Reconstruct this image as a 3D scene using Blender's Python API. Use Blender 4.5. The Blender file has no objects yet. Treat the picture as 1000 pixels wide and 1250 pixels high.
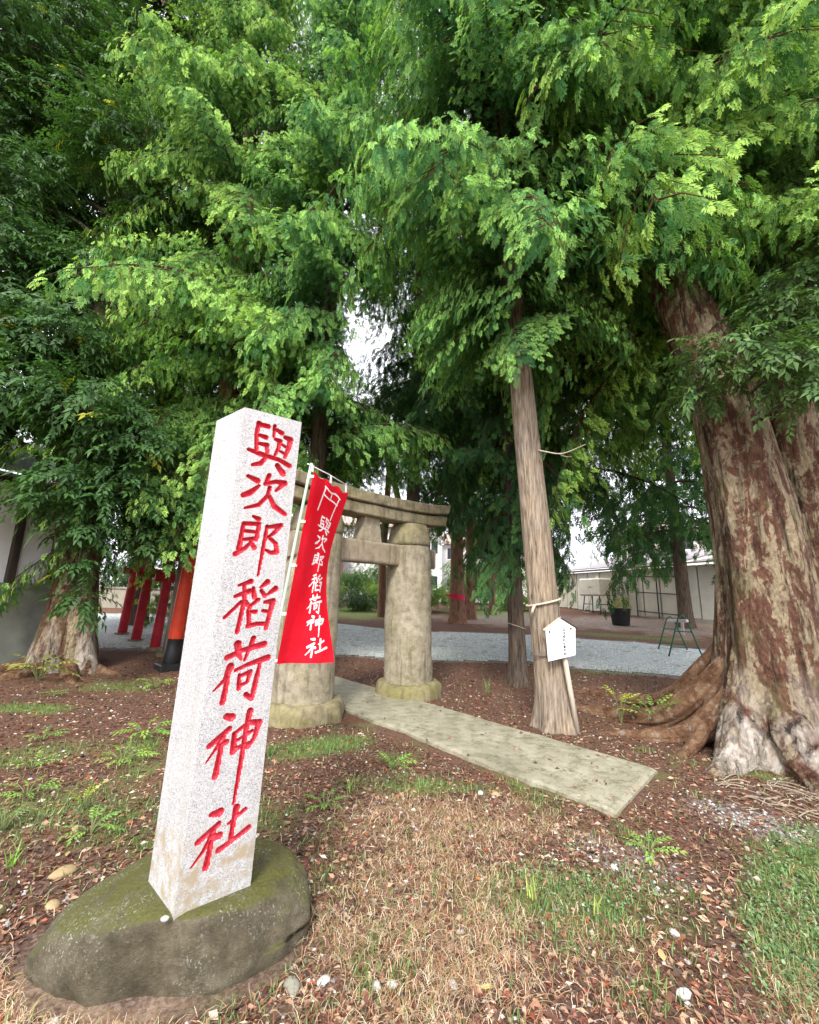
import bpy, math, random
import numpy as np
from mathutils import Matrix, Vector

SC = bpy.context.scene
COL = SC.collection
rng = np.random.default_rng(7)
PI = math.pi

# ------------------------------------------------------------------ camera
P, R = math.radians(11.31), math.radians(1.46)
f0 = np.array([0, math.cos(P), math.sin(P)]); r0 = np.array([1., 0, 0]); u0 = np.cross(r0, f0)
cr = math.cos(R)*r0 + math.sin(R)*u0; cu = -math.sin(R)*r0 + math.cos(R)*u0
cam = bpy.data.cameras.new('camera'); cam.sensor_fit = 'HORIZONTAL'; cam.sensor_width = 36
cam.lens = 0.515*36; cam.clip_start = 0.05; cam.clip_end = 1500
co = bpy.data.objects.new('camera', cam); COL.objects.link(co)
co.matrix_world = Matrix(((cr[0], cu[0], -f0[0], 0), (cr[1], cu[1], -f0[1], 0), (cr[2], cu[2], -f0[2], 1.5), (0, 0, 0, 1)))
SC.camera = co

# ------------------------------------------------------------------ world, sun, exposure
SUN_EL, SUN_AZ = math.radians(44), math.radians(192)      # behind the camera, to the left
w = bpy.data.worlds.new('World'); SC.world = w; w.use_nodes = True
nt = w.node_tree; nt.nodes.clear()
wo = nt.nodes.new('ShaderNodeOutputWorld'); bg = nt.nodes.new('ShaderNodeBackground')
sky = nt.nodes.new('ShaderNodeTexSky'); sky.sky_type = 'NISHITA'; sky.sun_disc = False
sky.sun_elevation = SUN_EL; sky.sun_rotation = SUN_AZ
sky.air_density = 1.0; sky.dust_density = 3.0
mixn = nt.nodes.new('ShaderNodeMix'); mixn.data_type = 'RGBA'; mixn.inputs[0].default_value = 0.86
tc = nt.nodes.new('ShaderNodeTexCoord'); nz = nt.nodes.new('ShaderNodeTexNoise'); nz.inputs['Scale'].default_value = 2.2
nz.inputs['Detail'].default_value = 5
rp = nt.nodes.new('ShaderNodeValToRGB')
rp.color_ramp.elements[0].position = .3; rp.color_ramp.elements[0].color = (9.0, 9.1, 10.4, 1)
rp.color_ramp.elements[1].position = .7; rp.color_ramp.elements[1].color = (12.0, 12.0, 12.8, 1)
nt.links.new(tc.outputs['Generated'], nz.inputs['Vector']); nt.links.new(nz.outputs['Fac'], rp.inputs['Fac'])
nt.links.new(sky.outputs[0], mixn.inputs[6]); nt.links.new(rp.outputs[0], mixn.inputs[7])
nt.links.new(mixn.outputs[2], bg.inputs[0]); bg.inputs[1].default_value = 0.115
nt.links.new(bg.outputs[0], wo.inputs[0])
sd = bpy.data.lights.new('sun', 'SUN'); sd.energy = 2.2; sd.angle = math.radians(14); sd.color = (1, .96, .88)
so = bpy.data.objects.new('sun', sd); COL.objects.link(so)
dv = Vector((math.sin(SUN_AZ)*math.cos(SUN_EL), math.cos(SUN_AZ)*math.cos(SUN_EL), math.sin(SUN_EL)))
so.rotation_euler = dv.to_track_quat('Z', 'Y').to_euler()
SC.view_settings.view_transform = 'Standard'; SC.view_settings.look = 'None'
SC.view_settings.exposure = 1.12; SC.view_settings.gamma = 1; SC.view_settings.use_curve_mapping = False
cy = SC.cycles; cy.max_bounces = 6; cy.diffuse_bounces = 4; cy.transmission_bounces = 4; cy.transparent_max_bounces = 4
cy.use_denoising = True; cy.sample_clamp_indirect = 6; cy.caustics_reflective = False; cy.caustics_refractive = False

# ------------------------------------------------------------------ helpers
def terrain(x, y):
    x = np.asarray(x, float); y = np.asarray(y, float)
    d = np.hypot(x, y); t = np.clip((d-8)/8, 0, 1)
    front = np.clip((y+2)/6, 0, 1)
    return (.6*t*t*(3-2*t) + .045*np.clip(d-16, 0, 12))*front

def _h(ix, iy, iz, s):
    n = (ix*374761393 + iy*668265263 + iz*2147483647 + s*974634777).astype(np.int64) & 0xffffffff
    n = ((n ^ (n >> 13))*1274126177) & 0xffffffff
    n = ((n ^ (n >> 15))*2246822519) & 0xffffffff
    return ((n ^ (n >> 16)) & 0xffff)/65535.
def vnoise(p, s=0):
    p = np.asarray(p, float); i = np.floor(p).astype(np.int64); f = p-i; f = f*f*(3-2*f)
    out = 0
    for a in (0, 1):
        for b in (0, 1):
            for c in (0, 1):
                wt = (f[..., 0] if a else 1-f[..., 0])*(f[..., 1] if b else 1-f[..., 1])*(f[..., 2] if c else 1-f[..., 2])
                out = out + wt*_h(i[..., 0]+a, i[..., 1]+b, i[..., 2]+c, s)
    return out
def fbm(p, o=4, s=0):
    p = np.asarray(p, float); v = 0; a = .5; t = 0
    for k in range(o):
        v = v + a*vnoise(p*2**k + 17.3*k, s+k); t += a; a *= .5
    return v/t
def n2(x, y, sc, s=0, o=3):
    return fbm(np.stack([np.asarray(x)*sc, np.asarray(y)*sc, np.zeros_like(np.asarray(x, float))+.5], -1), o, s)

def tag(o, label=None, cat=None, group=None, kind=None):
    if label: o['label'] = label
    if cat: o['category'] = cat
    if group: o['group'] = group
    if kind: o['kind'] = kind
    return o
def empty(name, loc=(0, 0, 0), rz=0):
    o = bpy.data.objects.new(name, None); COL.objects.link(o); o.location = loc; o.rotation_euler.z = rz
    o.empty_display_size = .2
    return o
def link(name, me, parent=None):
    o = bpy.data.objects.new(name, me); COL.objects.link(o)
    if parent is not None: o.parent = parent
    return o
def npmesh(name, V, F, mat, parent=None, attrs=None, smooth=False):
    """V (n,3); F (m,k) one face size, or list of such arrays"""
    V = np.ascontiguousarray(V, np.float32)
    Fs = F if isinstance(F, list) else [F]
    loops = np.concatenate([np.asarray(f).ravel() for f in Fs]).astype(np.int32)
    sizes = np.concatenate([np.full(len(f), np.asarray(f).shape[1]) for f in Fs]).astype(np.int32)
    starts = np.concatenate([[0], np.cumsum(sizes)[:-1]]).astype(np.int32)
    me = bpy.data.meshes.new(name)
    me.vertices.add(len(V)); me.vertices.foreach_set('co', V.ravel())
    me.loops.add(len(loops)); me.loops.foreach_set('vertex_index', loops)
    me.polygons.add(len(sizes)); me.polygons.foreach_set('loop_start', starts)
    if smooth: me.polygons.foreach_set('use_smooth', np.ones(len(sizes), bool))
    me.update(calc_edges=True)
    if attrs:
        for k, a in attrs.items():
            a = np.asarray(a, np.float32)
            if a.ndim == 1:
                at = me.attributes.new(k, 'FLOAT', 'POINT'); at.data.foreach_set('value', a)
            else:
                at = me.attributes.new(k, 'FLOAT_COLOR', 'POINT')
                c = np.ones((len(a), 4), np.float32); c[:, :3] = a; at.data.foreach_set('color', c.ravel())
    if mat: me.materials.append(mat)
    if not smooth: me.polygons.foreach_set('use_smooth', np.zeros(len(sizes), bool))
    return link(name, me, parent)

class MB:
    """collects shapes into one mesh"""
    def __init__(s): s.V = []; s.F4 = []; s.F3 = []; s.n = 0
    def add(s, V, F):
        V = np.asarray(V, float); 
        for f in F:
            (s.F4 if len(f) == 4 else s.F3).append([i+s.n for i in f])
        s.V.append(V); s.n += len(V)
    def box(s, c, h, rz=0, M=None, bev=0):
        """centre, half sizes; bevelled by bev"""
        hx, hy, hz = h; b = bev
        if b <= 0:
            V = [(x*hx, y*hy, z*hz) for x in (-1, 1) for y in (-1, 1) for z in (-1, 1)]
            F = [(0, 1, 3, 2), (4, 6, 7, 5), (0, 4, 5, 1), (2, 3, 7, 6), (0, 2, 6, 4), (1, 5, 7, 3)]
        else:
            V = []; 
            for x in (-1, 1):
                for y in (-1, 1):
                    for z in (-1, 1):
                        V += [(x*hx, y*(hy-b), z*(hz-b)), (x*(hx-b), y*hy, z*(hz-b)), (x*(hx-b), y*(hy-b), z*hz)]
            def i(x, y, z, k): return ((x*2+y)*2+z)*3+k
            F = []
            for x in (0, 1):
                f = [i(x, 0, 0, 0), i(x, 1, 0, 0), i(x, 1, 1, 0), i(x, 0, 1, 0)]; F.append(f if x else f[::-1])
                f = [i(0, x, 0, 1), i(1, x, 0, 1), i(1, x, 1, 1), i(0, x, 1, 1)]; F.append(f[::-1] if x else f)
                f = [i(0, 0, x, 2), i(1, 0, x, 2), i(1, 1, x, 2), i(0, 1, x, 2)]; F.append(f if x else f[::-1])
            for a in (0, 1):
                for e in (0, 1):
                    f = [i(a, e, 0, 0), i(a, e, 1, 0), i(a, e, 1, 1), i(a, e, 0, 1)]; F.append(f[::-1] if a ^ e else f)
                    f = [i(a, 0, e, 0), i(a, 1, e, 0), i(a, 1, e, 2), i(a, 0, e, 2)]; F.append(f if a ^ e else f[::-1])
                    f = [i(0, a, e, 1), i(1, a, e, 1), i(1, a, e, 2), i(0, a, e, 2)]; F.append(f[::-1] if a ^ e else f)
            for x in (0, 1):
                for y in (0, 1):
                    for z in (0, 1):
                        f = [i(x, y, z, 0), i(x, y, z, 1), i(x, y, z, 2)]
                        F.append(f if (x+y+z) % 2 else f[::-1])
        V = np.array(V, float)
        if M is not None: V = V @ np.array(M, float).T
        ca, sa = math.cos(rz), math.sin(rz)
        V = np.stack([V[:, 0]*ca-V[:, 1]*sa, V[:, 0]*sa+V[:, 1]*ca, V[:, 2]], 1) + np.array(c, float)
        s.add(V, F); return s
    def tube(s, pts, rad, n=8, cap=True):
        V, F = tube_arrays(pts, rad, n, cap); s.add(V, F); return s
    def build(s, name, mat, parent=None, smooth=False):
        V = np.concatenate(s.V); F = []
        if s.F4: F.append(np.array(s.F4))
        if s.F3: F.append(np.array(s.F3))
        return npmesh(name, V, F, mat, parent, smooth=smooth)

def frames(pts):
    pts = np.asarray(pts, float); T = np.gradient(pts, axis=0); T /= np.linalg.norm(T, axis=1)[:, None]+1e-9
    U = np.zeros_like(T); ref = np.array([0, 0, 1.]) if abs(T[0, 2]) < .8 else np.array([1., 0, 0])
    for i in range(len(T)):
        u = ref-T[i]*np.dot(ref, T[i]); u /= np.linalg.norm(u)+1e-9; U[i] = u; ref = u
    return T, U, np.cross(T, U)
def tube_arrays(pts, rad, n=8, cap=True):
    pts = np.asarray(pts, float); m = len(pts); rad = np.broadcast_to(np.asarray(rad, float), (m,))
    T, U, W = frames(pts); th = np.linspace(0, 2*PI, n, endpoint=False)
    V = pts[:, None] + rad[:, None, None]*(np.cos(th)[None, :, None]*U[:, None]+np.sin(th)[None, :, None]*W[:, None])
    V = V.reshape(-1, 3); F = []
    for i in range(m-1):
        for j in range(n):
            k = (j+1) % n; F.append((i*n+j, i*n+k, (i+1)*n+k, (i+1)*n+j))
    if cap:
        c0 = len(V); V = np.vstack([V, pts[0], pts[-1]])
        for j in range(n):
            k = (j+1) % n; F.append((c0, k, j)); F.append((c0+1, (m-1)*n+j, (m-1)*n+k))
    return V, F
def spline(ctrl, m):
    """catmull-rom through control rows (any width)"""
    c = np.asarray(ctrl, float); c = np.vstack([2*c[0]-c[1], c, 2*c[-1]-c[-2]]); k = len(c)-3
    t = np.linspace(0, k-1e-6, m); i = t.astype(int); f = (t-i)[:, None]
    a, b, d, e = c[i], c[i+1], c[i+2], c[i+3]
    return .5*((2*b)+(-a+d)*f+(2*a-5*b+4*d-e)*f*f+(-a+3*b-3*d+e)*f**3)
def grid_faces(m, n, wrap=False):
    i = np.arange(m-1)[:, None]; j = np.arange(n if wrap else n-1)[None, :]; k = (j+1) % n
    return np.stack([i*n+j, i*n+k, (i+1)*n+k, (i+1)*n+j], -1).reshape(-1, 4)

# ------------------------------------------------------------------ materials
def mat(name, rough=.8, spec=.3):
    m = bpy.data.materials.new(name); m.use_nodes = True; t = m.node_tree
    b = t.nodes['Principled BSDF']; b.inputs['Roughness'].default_value = rough
    b.inputs['Specular IOR Level'].default_value = spec
    return m, t, b
def node(t, ty, **kw):
    n = t.nodes.new(ty)
    for k, v in kw.items():
        if k in n.inputs.keys() if hasattr(n.inputs, 'keys') else False: n.inputs[k].default_value = v
        else: setattr(n, k, v)
    return n
def coords(t, scale=(1, 1, 1), loc=(0, 0, 0), rot=(0, 0, 0)):
    c = t.nodes.new('ShaderNodeTexCoord'); mp = t.nodes.new('ShaderNodeMapping')
    mp.inputs['Scale'].default_value = scale; mp.inputs['Location'].default_value = loc; mp.inputs['Rotation'].default_value = rot
    t.links.new(c.outputs['Object'], mp.inputs[0]); return mp.outputs[0]
def noise(t, v, scale, detail=4, rough=.55, dist=0):
    n = t.nodes.new('ShaderNodeTexNoise'); n.inputs['Scale'].default_value = scale; n.inputs['Detail'].default_value = detail
    n.inputs['Roughness'].default_value = rough; n.inputs['Distortion'].default_value = dist
    t.links.new(v, n.inputs['Vector']); return n.outputs['Fac']
def voro(t, v, scale, feat='F1', out='Distance'):
    n = t.nodes.new('ShaderNodeTexVoronoi'); n.inputs['Scale'].default_value = scale; n.feature = feat
    t.links.new(v, n.inputs['Vector']); return n.outputs[out]
def ramp(t, f, stops, interp='LINEAR'):
    r = t.nodes.new('ShaderNodeValToRGB'); cr_ = r.color_ramp; cr_.interpolation = interp
    while len(cr_.elements) < len(stops): cr_.elements.new(.5)
    for e, (p, c) in zip(cr_.elements, stops):
        e.position = p; e.color = (*c, 1) if len(c) == 3 else c
    t.links.new(f, r.inputs[0]); return r.outputs[0]
def mix(t, f, a, b, mode='MIX'):
    m = t.nodes.new('ShaderNodeMix'); m.data_type = 'RGBA'; m.blend_type = mode
    for i, v in ((0, f), (6, a), (7, b)):
        if isinstance(v, bpy.types.NodeSocket): t.links.new(v, m.inputs[i])
        elif i == 0: m.inputs[0].default_value = v
        else: m.inputs[i].default_value = (*v, 1)
    return m.outputs[2]
def bump(t, b, h, strength=.5, dist=.02):
    n = t.nodes.new('ShaderNodeBump'); n.inputs['Strength'].default_value = strength; n.inputs['Distance'].default_value = dist
    t.links.new(h, n.inputs['Height']); t.links.new(n.outputs[0], b.inputs['Normal'])
def setc(t, b, c):
    if isinstance(c, bpy.types.NodeSocket): t.links.new(c, b.inputs['Base Color'])
    else: b.inputs['Base Color'].default_value = (*c, 1)
def attr(t, name, out='Color'):
    a = t.nodes.new('ShaderNodeAttribute'); a.attribute_name = name; return a.outputs[out]

def m_flat(name, c, rough=.6, var=.25, sc=6, bmp=.15):
    m, t, b = mat(name, rough); v = coords(t); n = noise(t, v, sc, 6)
    setc(t, b, ramp(t, n, [(.25, tuple(x*(1-var) for x in c)), (.75, tuple(min(1, x*(1+var)) for x in c))]))
    bump(t, b, noise(t, v, sc*8, 4), bmp, .005); return m

def m_leaf(name, trans=.35, rough=.5, spec=.3):
    m, t, b = mat(name, rough, spec)
    c = attr(t, 'col'); t.links.new(c, b.inputs['Base Color'])
    tr = t.nodes.new('ShaderNodeBsdfTranslucent'); t.links.new(mix(t, 1, c, (1.0, 1.0, .45), 'MULTIPLY'), tr.inputs[0])
    ms = t.nodes.new('ShaderNodeMixShader'); ms.inputs[0].default_value = trans
    out = t.nodes['Material Output']
    t.links.new(b.outputs[0], ms.inputs[1]); t.links.new(tr.outputs[0], ms.inputs[2]); t.links.new(ms.outputs[0], out.inputs[0])
    return m
LEAF = m_leaf('leaf_green'); NEEDLE = m_leaf('cypress_scale_leaf', .38, .8, .12); STRAW = m_leaf('straw', .15, .7)

def m_bark_fibrous(name, a, b_, c):
    m, t, b = mat(name, .9, .15); v = coords(t, (1, 1, .09)); v2 = coords(t)
    n1 = noise(t, v, 38, 6, .65, .3); n2_ = noise(t, v2, 3, 3)
    col = ramp(t, n1, [(.3, c), (.45, a), (.62, b_), (.8, tuple(x*1.25 for x in b_))])
    col = mix(t, ramp(t, n2_, [(.4, (0, 0, 0)), (.65, (1, 1, 1))]), col, mix(t, 1, col, (1.15, 1.1, 1.0), 'MULTIPLY'))
    setc(t, b, col); bump(t, b, n1, .9, .02); return m
CEDAR_BARK = m_bark_fibrous('cypress_bark', (.20, .16, .12), (.34, .285, .225), (.05, .037, .027))
CEDAR_DARK = m_bark_fibrous('cypress_bark_dark', (.09, .07, .055), (.16, .125, .10), (.03, .02, .015))
PINE_BARK = m_bark_fibrous('red_pine_bark', (.22, .12, .08), (.34, .2, .14), (.06, .03, .02))

def m_zelkova(name):
    m, t, b = mat(name, .85, .2); v = coords(t, (1, 1, .55)); vv = coords(t, (1, 1, .22), (3, 1, 2))
    big = noise(t, vv, 5.0, 8, .7, .9); fine = noise(t, v, 22, 9, .82, .6); cells = voro(t, v, 26, 'SMOOTH_F1'); mid = noise(t, v, 7, 6, .7, 1.0)
    pale = ramp(t, fine, [(.3, (.12, .095, .055)), (.46, (.34, .27, .17)), (.58, (.45, .37, .24)), (.75, (.58, .5, .36))])
    red = ramp(t, fine, [(.3, (.045, .022, .015)), (.5, (.16, .075, .047)), (.72, (.31, .185, .125))])
    mx = t.nodes.new('ShaderNodeMath'); mx.operation = 'ADD'; t.links.new(big, mx.inputs[0])
    mm = t.nodes.new('ShaderNodeMath'); mm.operation = 'MULTIPLY_ADD'; t.links.new(mid, mm.inputs[0]); mm.inputs[1].default_value = .8; mm.inputs[2].default_value = -.4
    t.links.new(mm.outputs[0], mx.inputs[1])
    col = mix(t, ramp(t, mx.outputs[0], [(.465, (0, 0, 0)), (.52, (1, 1, 1))]), pale, red)
    # pale bloom and brown earth staining low on the butt
    sp = t.nodes.new('ShaderNodeSeparateXYZ'); c = t.nodes.new('ShaderNodeTexCoord'); t.links.new(c.outputs['Object'], sp.inputs[0])
    low = ramp(t, sp.outputs[2], [(.25, (1, 1, 1)), (.95, (0, 0, 0))])
    blo = mix(t, 1, low, ramp(t, noise(t, vv, 3.5, 4), [(.42, (0, 0, 0)), (.56, (1, 1, 1))]), 'MULTIPLY')
    col = mix(t, blo, col, ramp(t, mid, [(.3, (.36, .27, .2)), (.55, (.7, .63, .55))]))
    moss = ramp(t, noise(t, v, 4, 5), [(.55, (0, 0, 0)), (.7, (.6, .6, .6))])
    col = mix(t, moss, col, (.17, .17, .07))
    crk = noise(t, coords(t, (1, 1, .10), (7, 2, 1)), 9, 7, .7, .8); col = mix(t, ramp(t, crk, [(.36, (.9, .9, .9)), (.44, (0, 0, 0))]), col, (.035, .025, .018))
    setc(t, b, col)
    ad = t.nodes.new('ShaderNodeMath'); ad.operation = 'ADD'; t.links.new(fine, ad.inputs[0]); t.links.new(cells, ad.inputs[1])
    ad2 = t.nodes.new('ShaderNodeMath'); ad2.operation = 'ADD'; t.links.new(ad.outputs[0], ad2.inputs[0]); t.links.new(mx.outputs[0], ad2.inputs[1])
    ad3 = t.nodes.new('ShaderNodeMath'); ad3.operation = 'ADD'; t.links.new(ad2.outputs[0], ad3.inputs[0]); t.links.new(ramp(t, crk, [(.34, (0, 0, 0)), (.5, (1, 1, 1))]), ad3.inputs[1])
    bump(t, b, ad3.outputs[0], 1, .05); return m
ZELK = m_zelkova('zelkova_bark')
def m_root(name):
    m, t, b = mat(name, .85, .2); v = coords(t); n = noise(t, v, 6, 9, .75, .6); f = noise(t, v, 26, 8, .8, .5)
    col = ramp(t, n, [(.3, (.05, .025, .015)), (.47, (.17, .085, .045)), (.58, (.28, .17, .10)), (.72, (.40, .31, .22))])
    col = mix(t, ramp(t, f, [(.33, (.8, .8, .8)), (.45, (0, 0, 0))]), col, (.04, .025, .018)); col = mix(t, ramp(t, noise(t, v, 11, 6, .7), [(.56, (0, 0, 0)), (.64, (.7, .7, .7))]), col, (.36, .31, .25))
    setc(t, b, col); bump(t, b, f, 1, .04); return m
ROOT = m_root('root_bark')

def m_granite(name):
    m, t, b = mat(name, .55, .4); v = coords(t)
    n = voro(t, v, 260, 'F1', 'Color'); sep = t.nodes.new('ShaderNodeSeparateColor'); t.links.new(n, sep.inputs[0])
    sp = ramp(t, sep.outputs[0], [(.0, (.12, .12, .13)), (.13, (.3, .3, .31)), (.3, (.37, .37, .37)), (.65, (.46, .46, .455)), (1, (.55, .55, .54))])
    big = noise(t, v, 5, 4); sp = mix(t, ramp(t, big, [(.35, (.25, .25, .25)), (.65, (0, 0, 0))]), sp, (.6, .58, .55))
    xyz = t.nodes.new('ShaderNodeSeparateXYZ'); c = t.nodes.new('ShaderNodeTexCoord'); t.links.new(c.outputs['Object'], xyz.inputs[0])
    dirt = mix(t, 1, ramp(t, xyz.outputs[2], [(.26, (1, 1, 1)), (.34, (0, 0, 0))]), ramp(t, noise(t, v, 18, 5), [(.45, (0, 0, 0)), (.62, (1, 1, 1))]), 'MULTIPLY')
    sp = mix(t, dirt, sp, (.35, .29, .2))
    stk = noise(t, coords(t, (1, 1, .07), (2, 3, 0)), 14, 6, .7); sp = mix(t, ramp(t, stk, [(.34, (.3, .3, .3)), (.5, (0, 0, 0))]), sp, (.3, .29, .25))
    setc(t, b, sp); bump(t, b, noise(t, v, 220, 3), .35, .003); return m
GRANITE = m_granite('white_granite')
def m_redpaint():
    m, t, b = mat('carved_red_paint', .55, .35); v = coords(t); n = noise(t, v, 60, 6, .7)
    setc(t, b, ramp(t, n, [(.3, (.42, .02, .035)), (.55, (.62, .035, .06)), (.74, (.7, .16, .17))])); bump(t, b, n, .3, .004); return m
REDPAINT = m_redpaint()

def m_oldstone(name, a=(.15, .13, .09), c=(.52, .46, .34), green=.18, base=.0):
    m, t, b = mat(name, .9, .2); v = coords(t); n = noise(t, v, 8, 9, .78); f = noise(t, v, 55, 6, .75); s = noise(t, v, 2.6, 5, .6)
    col = ramp(t, n, [(.3, a), (.5, tuple((x+y)/2 for x, y in zip(a, c))), (.72, c)])
    col = mix(t, ramp(t, s, [(.42, (0, 0, 0)), (.62, (green,)*3)]), col, (.2, .19, .045))
    col = mix(t, ramp(t, f, [(.28, (.55, .55, .55)), (.4, (0, 0, 0))]), col, (.06, .05, .035))
    col = mix(t, ramp(t, f, [(.66, (0, 0, 0)), (.75, (.6, .6, .6))]), col, (.62, .56, .42))
    vs = coords(t, (1, 1, .12), (5, 5, 5)); st = noise(t, vs, 11, 5)
    col = mix(t, ramp(t, st, [(.34, (.5, .5, .5)), (.48, (0, 0, 0))]), col, (.075, .06, .035))
    setc(t, b, col); bump(t, b, f, .8, .02); return m
OLDSTONE = m_oldstone('weathered_stone'); BEAMSTONE = m_oldstone('weathered_beam_stone', (.12, .105, .065), (.42, .365, .25), .35)
NUKISTONE = m_oldstone('pale_tie_beam_stone', (.22, .18, .13), (.44, .37, .28), .15)
BASESTONE = m_oldstone('mossy_base_stone', (.14, .115, .06), (.4, .35, .22), .5)
def m_boulder():
    m, t, b = mat('mossy_boulder', .7, .35); v = coords(t); n = noise(t, v, 6, 10, .8); f = noise(t, v, 70, 6, .8); g = noise(t, v, 9, 6, .6, .5)
    col = ramp(t, n, [(.3, (.04, .035, .02)), (.5, (.12, .10, .06)), (.7, (.24, .21, .145))])
    geo = t.nodes.new('ShaderNodeNewGeometry'); sz = t.nodes.new('ShaderNodeSeparateXYZ'); t.links.new(geo.outputs['Normal'], sz.inputs[0])
    top = mix(t, 1, ramp(t, sz.outputs[2], [(.45, (0, 0, 0)), (.85, (1, 1, 1))]), ramp(t, g, [(.34, (.25, .25, .25)), (.52, (1, 1, 1))]), 'MULTIPLY')
    col = mix(t, top, col, ramp(t, f, [(.35, (.08, .085, .015)), (.7, (.17, .165, .045))]))
    sp = mix(t, 1, ramp(t, noise(t, v, 90, 6, .8), [(.56, (0, 0, 0)), (.62, (.9, .9, .9))]), ramp(t, noise(t, v, 4, 4), [(.44, (0, 0, 0)), (.58, (1, 1, 1))]), 'MULTIPLY')
    col = mix(t, sp, col, (.5, .5, .45))
    setc(t, b, col); bump(t, b, mix(t, .5, f, noise(t, v, 16, 8, .75)), 1, .03); return m
BOULDER = m_boulder()
def m_slab():
    m, t, b = mat('mossy_concrete', .75, .3); v = coords(t); n = noise(t, v, 1.8, 10, .75); f = noise(t, v, 75, 6, .8); k = noise(t, v, 7, 9, .8)
    col = ramp(t, n, [(.3, (.19, .175, .12)), (.5, (.31, .29, .21)), (.7, (.44, .41, .31))])
    col = mix(t, ramp(t, k, [(.38, (.75, .75, .75)), (.52, (0, 0, 0))]), col, (.11, .105, .055))
    col = mix(t, ramp(t, f, [(.6, (0, 0, 0)), (.72, (.55, .55, .55))]), col, (.5, .48, .38))
    col = mix(t, ramp(t, f, [(.3, (.6, .6, .6)), (.4, (0, 0, 0))]), col, (.09, .08, .05))
    setc(t, b, col); bump(t, b, f, .5, .008)
    rr = ramp(t, k, [(.35, (.45,)*3), (.6, (.85,)*3)]); t.links.new(rr, b.inputs['Roughness']); return m
SLAB = m_slab()
def m_ground():
    m, t, b = mat('forest_floor', .95, .1); v = coords(t)
    n = noise(t, v, 2.2, 6, .6); f = noise(t, v, 45, 8, .8); c2 = voro(t, v, 70, 'F1', 'Color'); sep = t.nodes.new('ShaderNodeSeparateColor'); t.links.new(c2, sep.inputs[0])
    col = ramp(t, f, [(.28, (.035, .02, .016)), (.45, (.11, .06, .043)), (.58, (.2, .12, .085)), (.74, (.42, .31, .23))])
    col = mix(t, .35, col, ramp(t, sep.outputs[0], [(.2, (.05, .03, .022)), (.55, (.14, .075, .05)), (.9, (.3, .2, .15))]))
    col = mix(t, ramp(t, n, [(.42, (0, 0, 0)), (.62, (.7, .7, .7))]), col, mix(t, .5, col, (.2, .085, .05)))
    mk = attr(t, 'mask')
    s = t.nodes.new('ShaderNodeSeparateColor'); t.links.new(mk, s.inputs[0])
    straw = ramp(t, f, [(.3, (.16, .09, .05)), (.5, (.38, .25, .15)), (.7, (.58, .45, .30))])
    green = ramp(t, f, [(.3, (.06, .09, .025)), (.5, (.16, .24, .06)), (.7, (.28, .38, .11))])
    pt_ = ramp(t, noise(t, v, 6, 5, .7), [(.38, (.15, .15, .15)), (.6, (1, 1, 1))]); col = mix(t, mix(t, 1, pt_, s.outputs[0], 'MULTIPLY'), col, straw); col = mix(t, s.outputs[1], col, green)
    grey = ramp(t, sep.outputs[0], [(.1, (.12, .11, .1)), (.5, (.27, .25, .24)), (.9, (.5, .48, .46))])
    col = mix(t, s.outputs[2], col, grey)
    setc(t, b, col); bump(t, b, f, 1, .02); return m
GROUND = m_ground()
def m_gravel():
    m, t, b = mat('grey_gravel', .9, .2); v = coords(t); c2 = voro(t, v, 34, 'F1', 'Color'); s = t.nodes.new('ShaderNodeSeparateColor'); t.links.new(c2, s.inputs[0])
    n = noise(t, v, 1.3, 6, .6)
    col = ramp(t, s.outputs[0], [(.1, (.26, .28, .27)), (.5, (.46, .49, .475)), (.9, (.66, .69, .67))])
    col = mix(t, ramp(t, n, [(.4, (0, 0, 0)), (.65, (.55, .55, .55))]), col, (.52, .56, .53))
    col = mix(t, ramp(t, noise(t, v, 3.3, 4), [(.58, (0, 0, 0)), (.68, (.7, .7, .7))]), col, (.2, .23, .1))
    setc(t, b, col); bump(t, b, voro(t, v, 34), .8, .02); return m
GRAVEL = m_gravel()
def m_wood(name, a, c, sc=20):
    m, t, b = mat(name, .8, .2); v = coords(t, (1, 1, .08)); n = noise(t, v, sc, 6, .65, .4)
    setc(t, b, ramp(t, n, [(.3, a), (.7, c)])); bump(t, b, n, .5, .006); return m
OLDWOOD = m_wood('grey_weathered_wood', (.2, .16, .11), (.42, .36, .28)); DARKWOOD = m_wood('dark_timber', (.03, .024, .02), (.09, .07, .055))
STAKEWOOD = m_wood('pale_stake_wood', (.34, .29, .22), (.6, .54, .44))
VERM = m_flat('vermilion_paint', (.72, .06, .02), .45, .2, 5); DKRED = m_flat('faded_red_paint', (.48, .025, .04), .6, .3, 5)
BLACKP = m_flat('black_paint', (.02, .02, .02), .5); PLASTER = m_flat('white_plaster', (.86, .86, .86), .9, .05, 3)
MORTAR = m_flat('grey_green_mortar', (.27, .29, .24), .95, .3, 3, .4); EAVE = m_flat('pale_green_eave', (.35, .4, .33), .7, .15, 4)
CREAM = m_flat('cream_panel', (.56, .52, .41), .7, .1, 3); CREAM2 = m_flat('pale_cream_panel', (.64, .62, .54), .7, .1, 3)
ROOFM = m_flat('pale_roof_metal', (.30, .265, .25), .5, .2, 3); ROOFT = m_flat('brown_roof_tile', (.36, .27, .22), .7, .25, 5)
CONC = m_flat('concrete_footing', (.36, .33, .27), .95, .2, 4, .4); BLACKPIPE = m_flat('black_pipe', (.03, .03, .035), .5)
TANK = m_flat('cream_tank_paint', (.66, .61, .48), .5, .12, 6); RUBBER = m_flat('black_plastic', (.018, .018, .02), .6)
GREENM = m_flat('green_metal', (.015, .1, .06), .45, .2, 8); PINKW = m_flat('faded_white_bar', (.75, .62, .6), .5, .15, 12)
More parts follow.
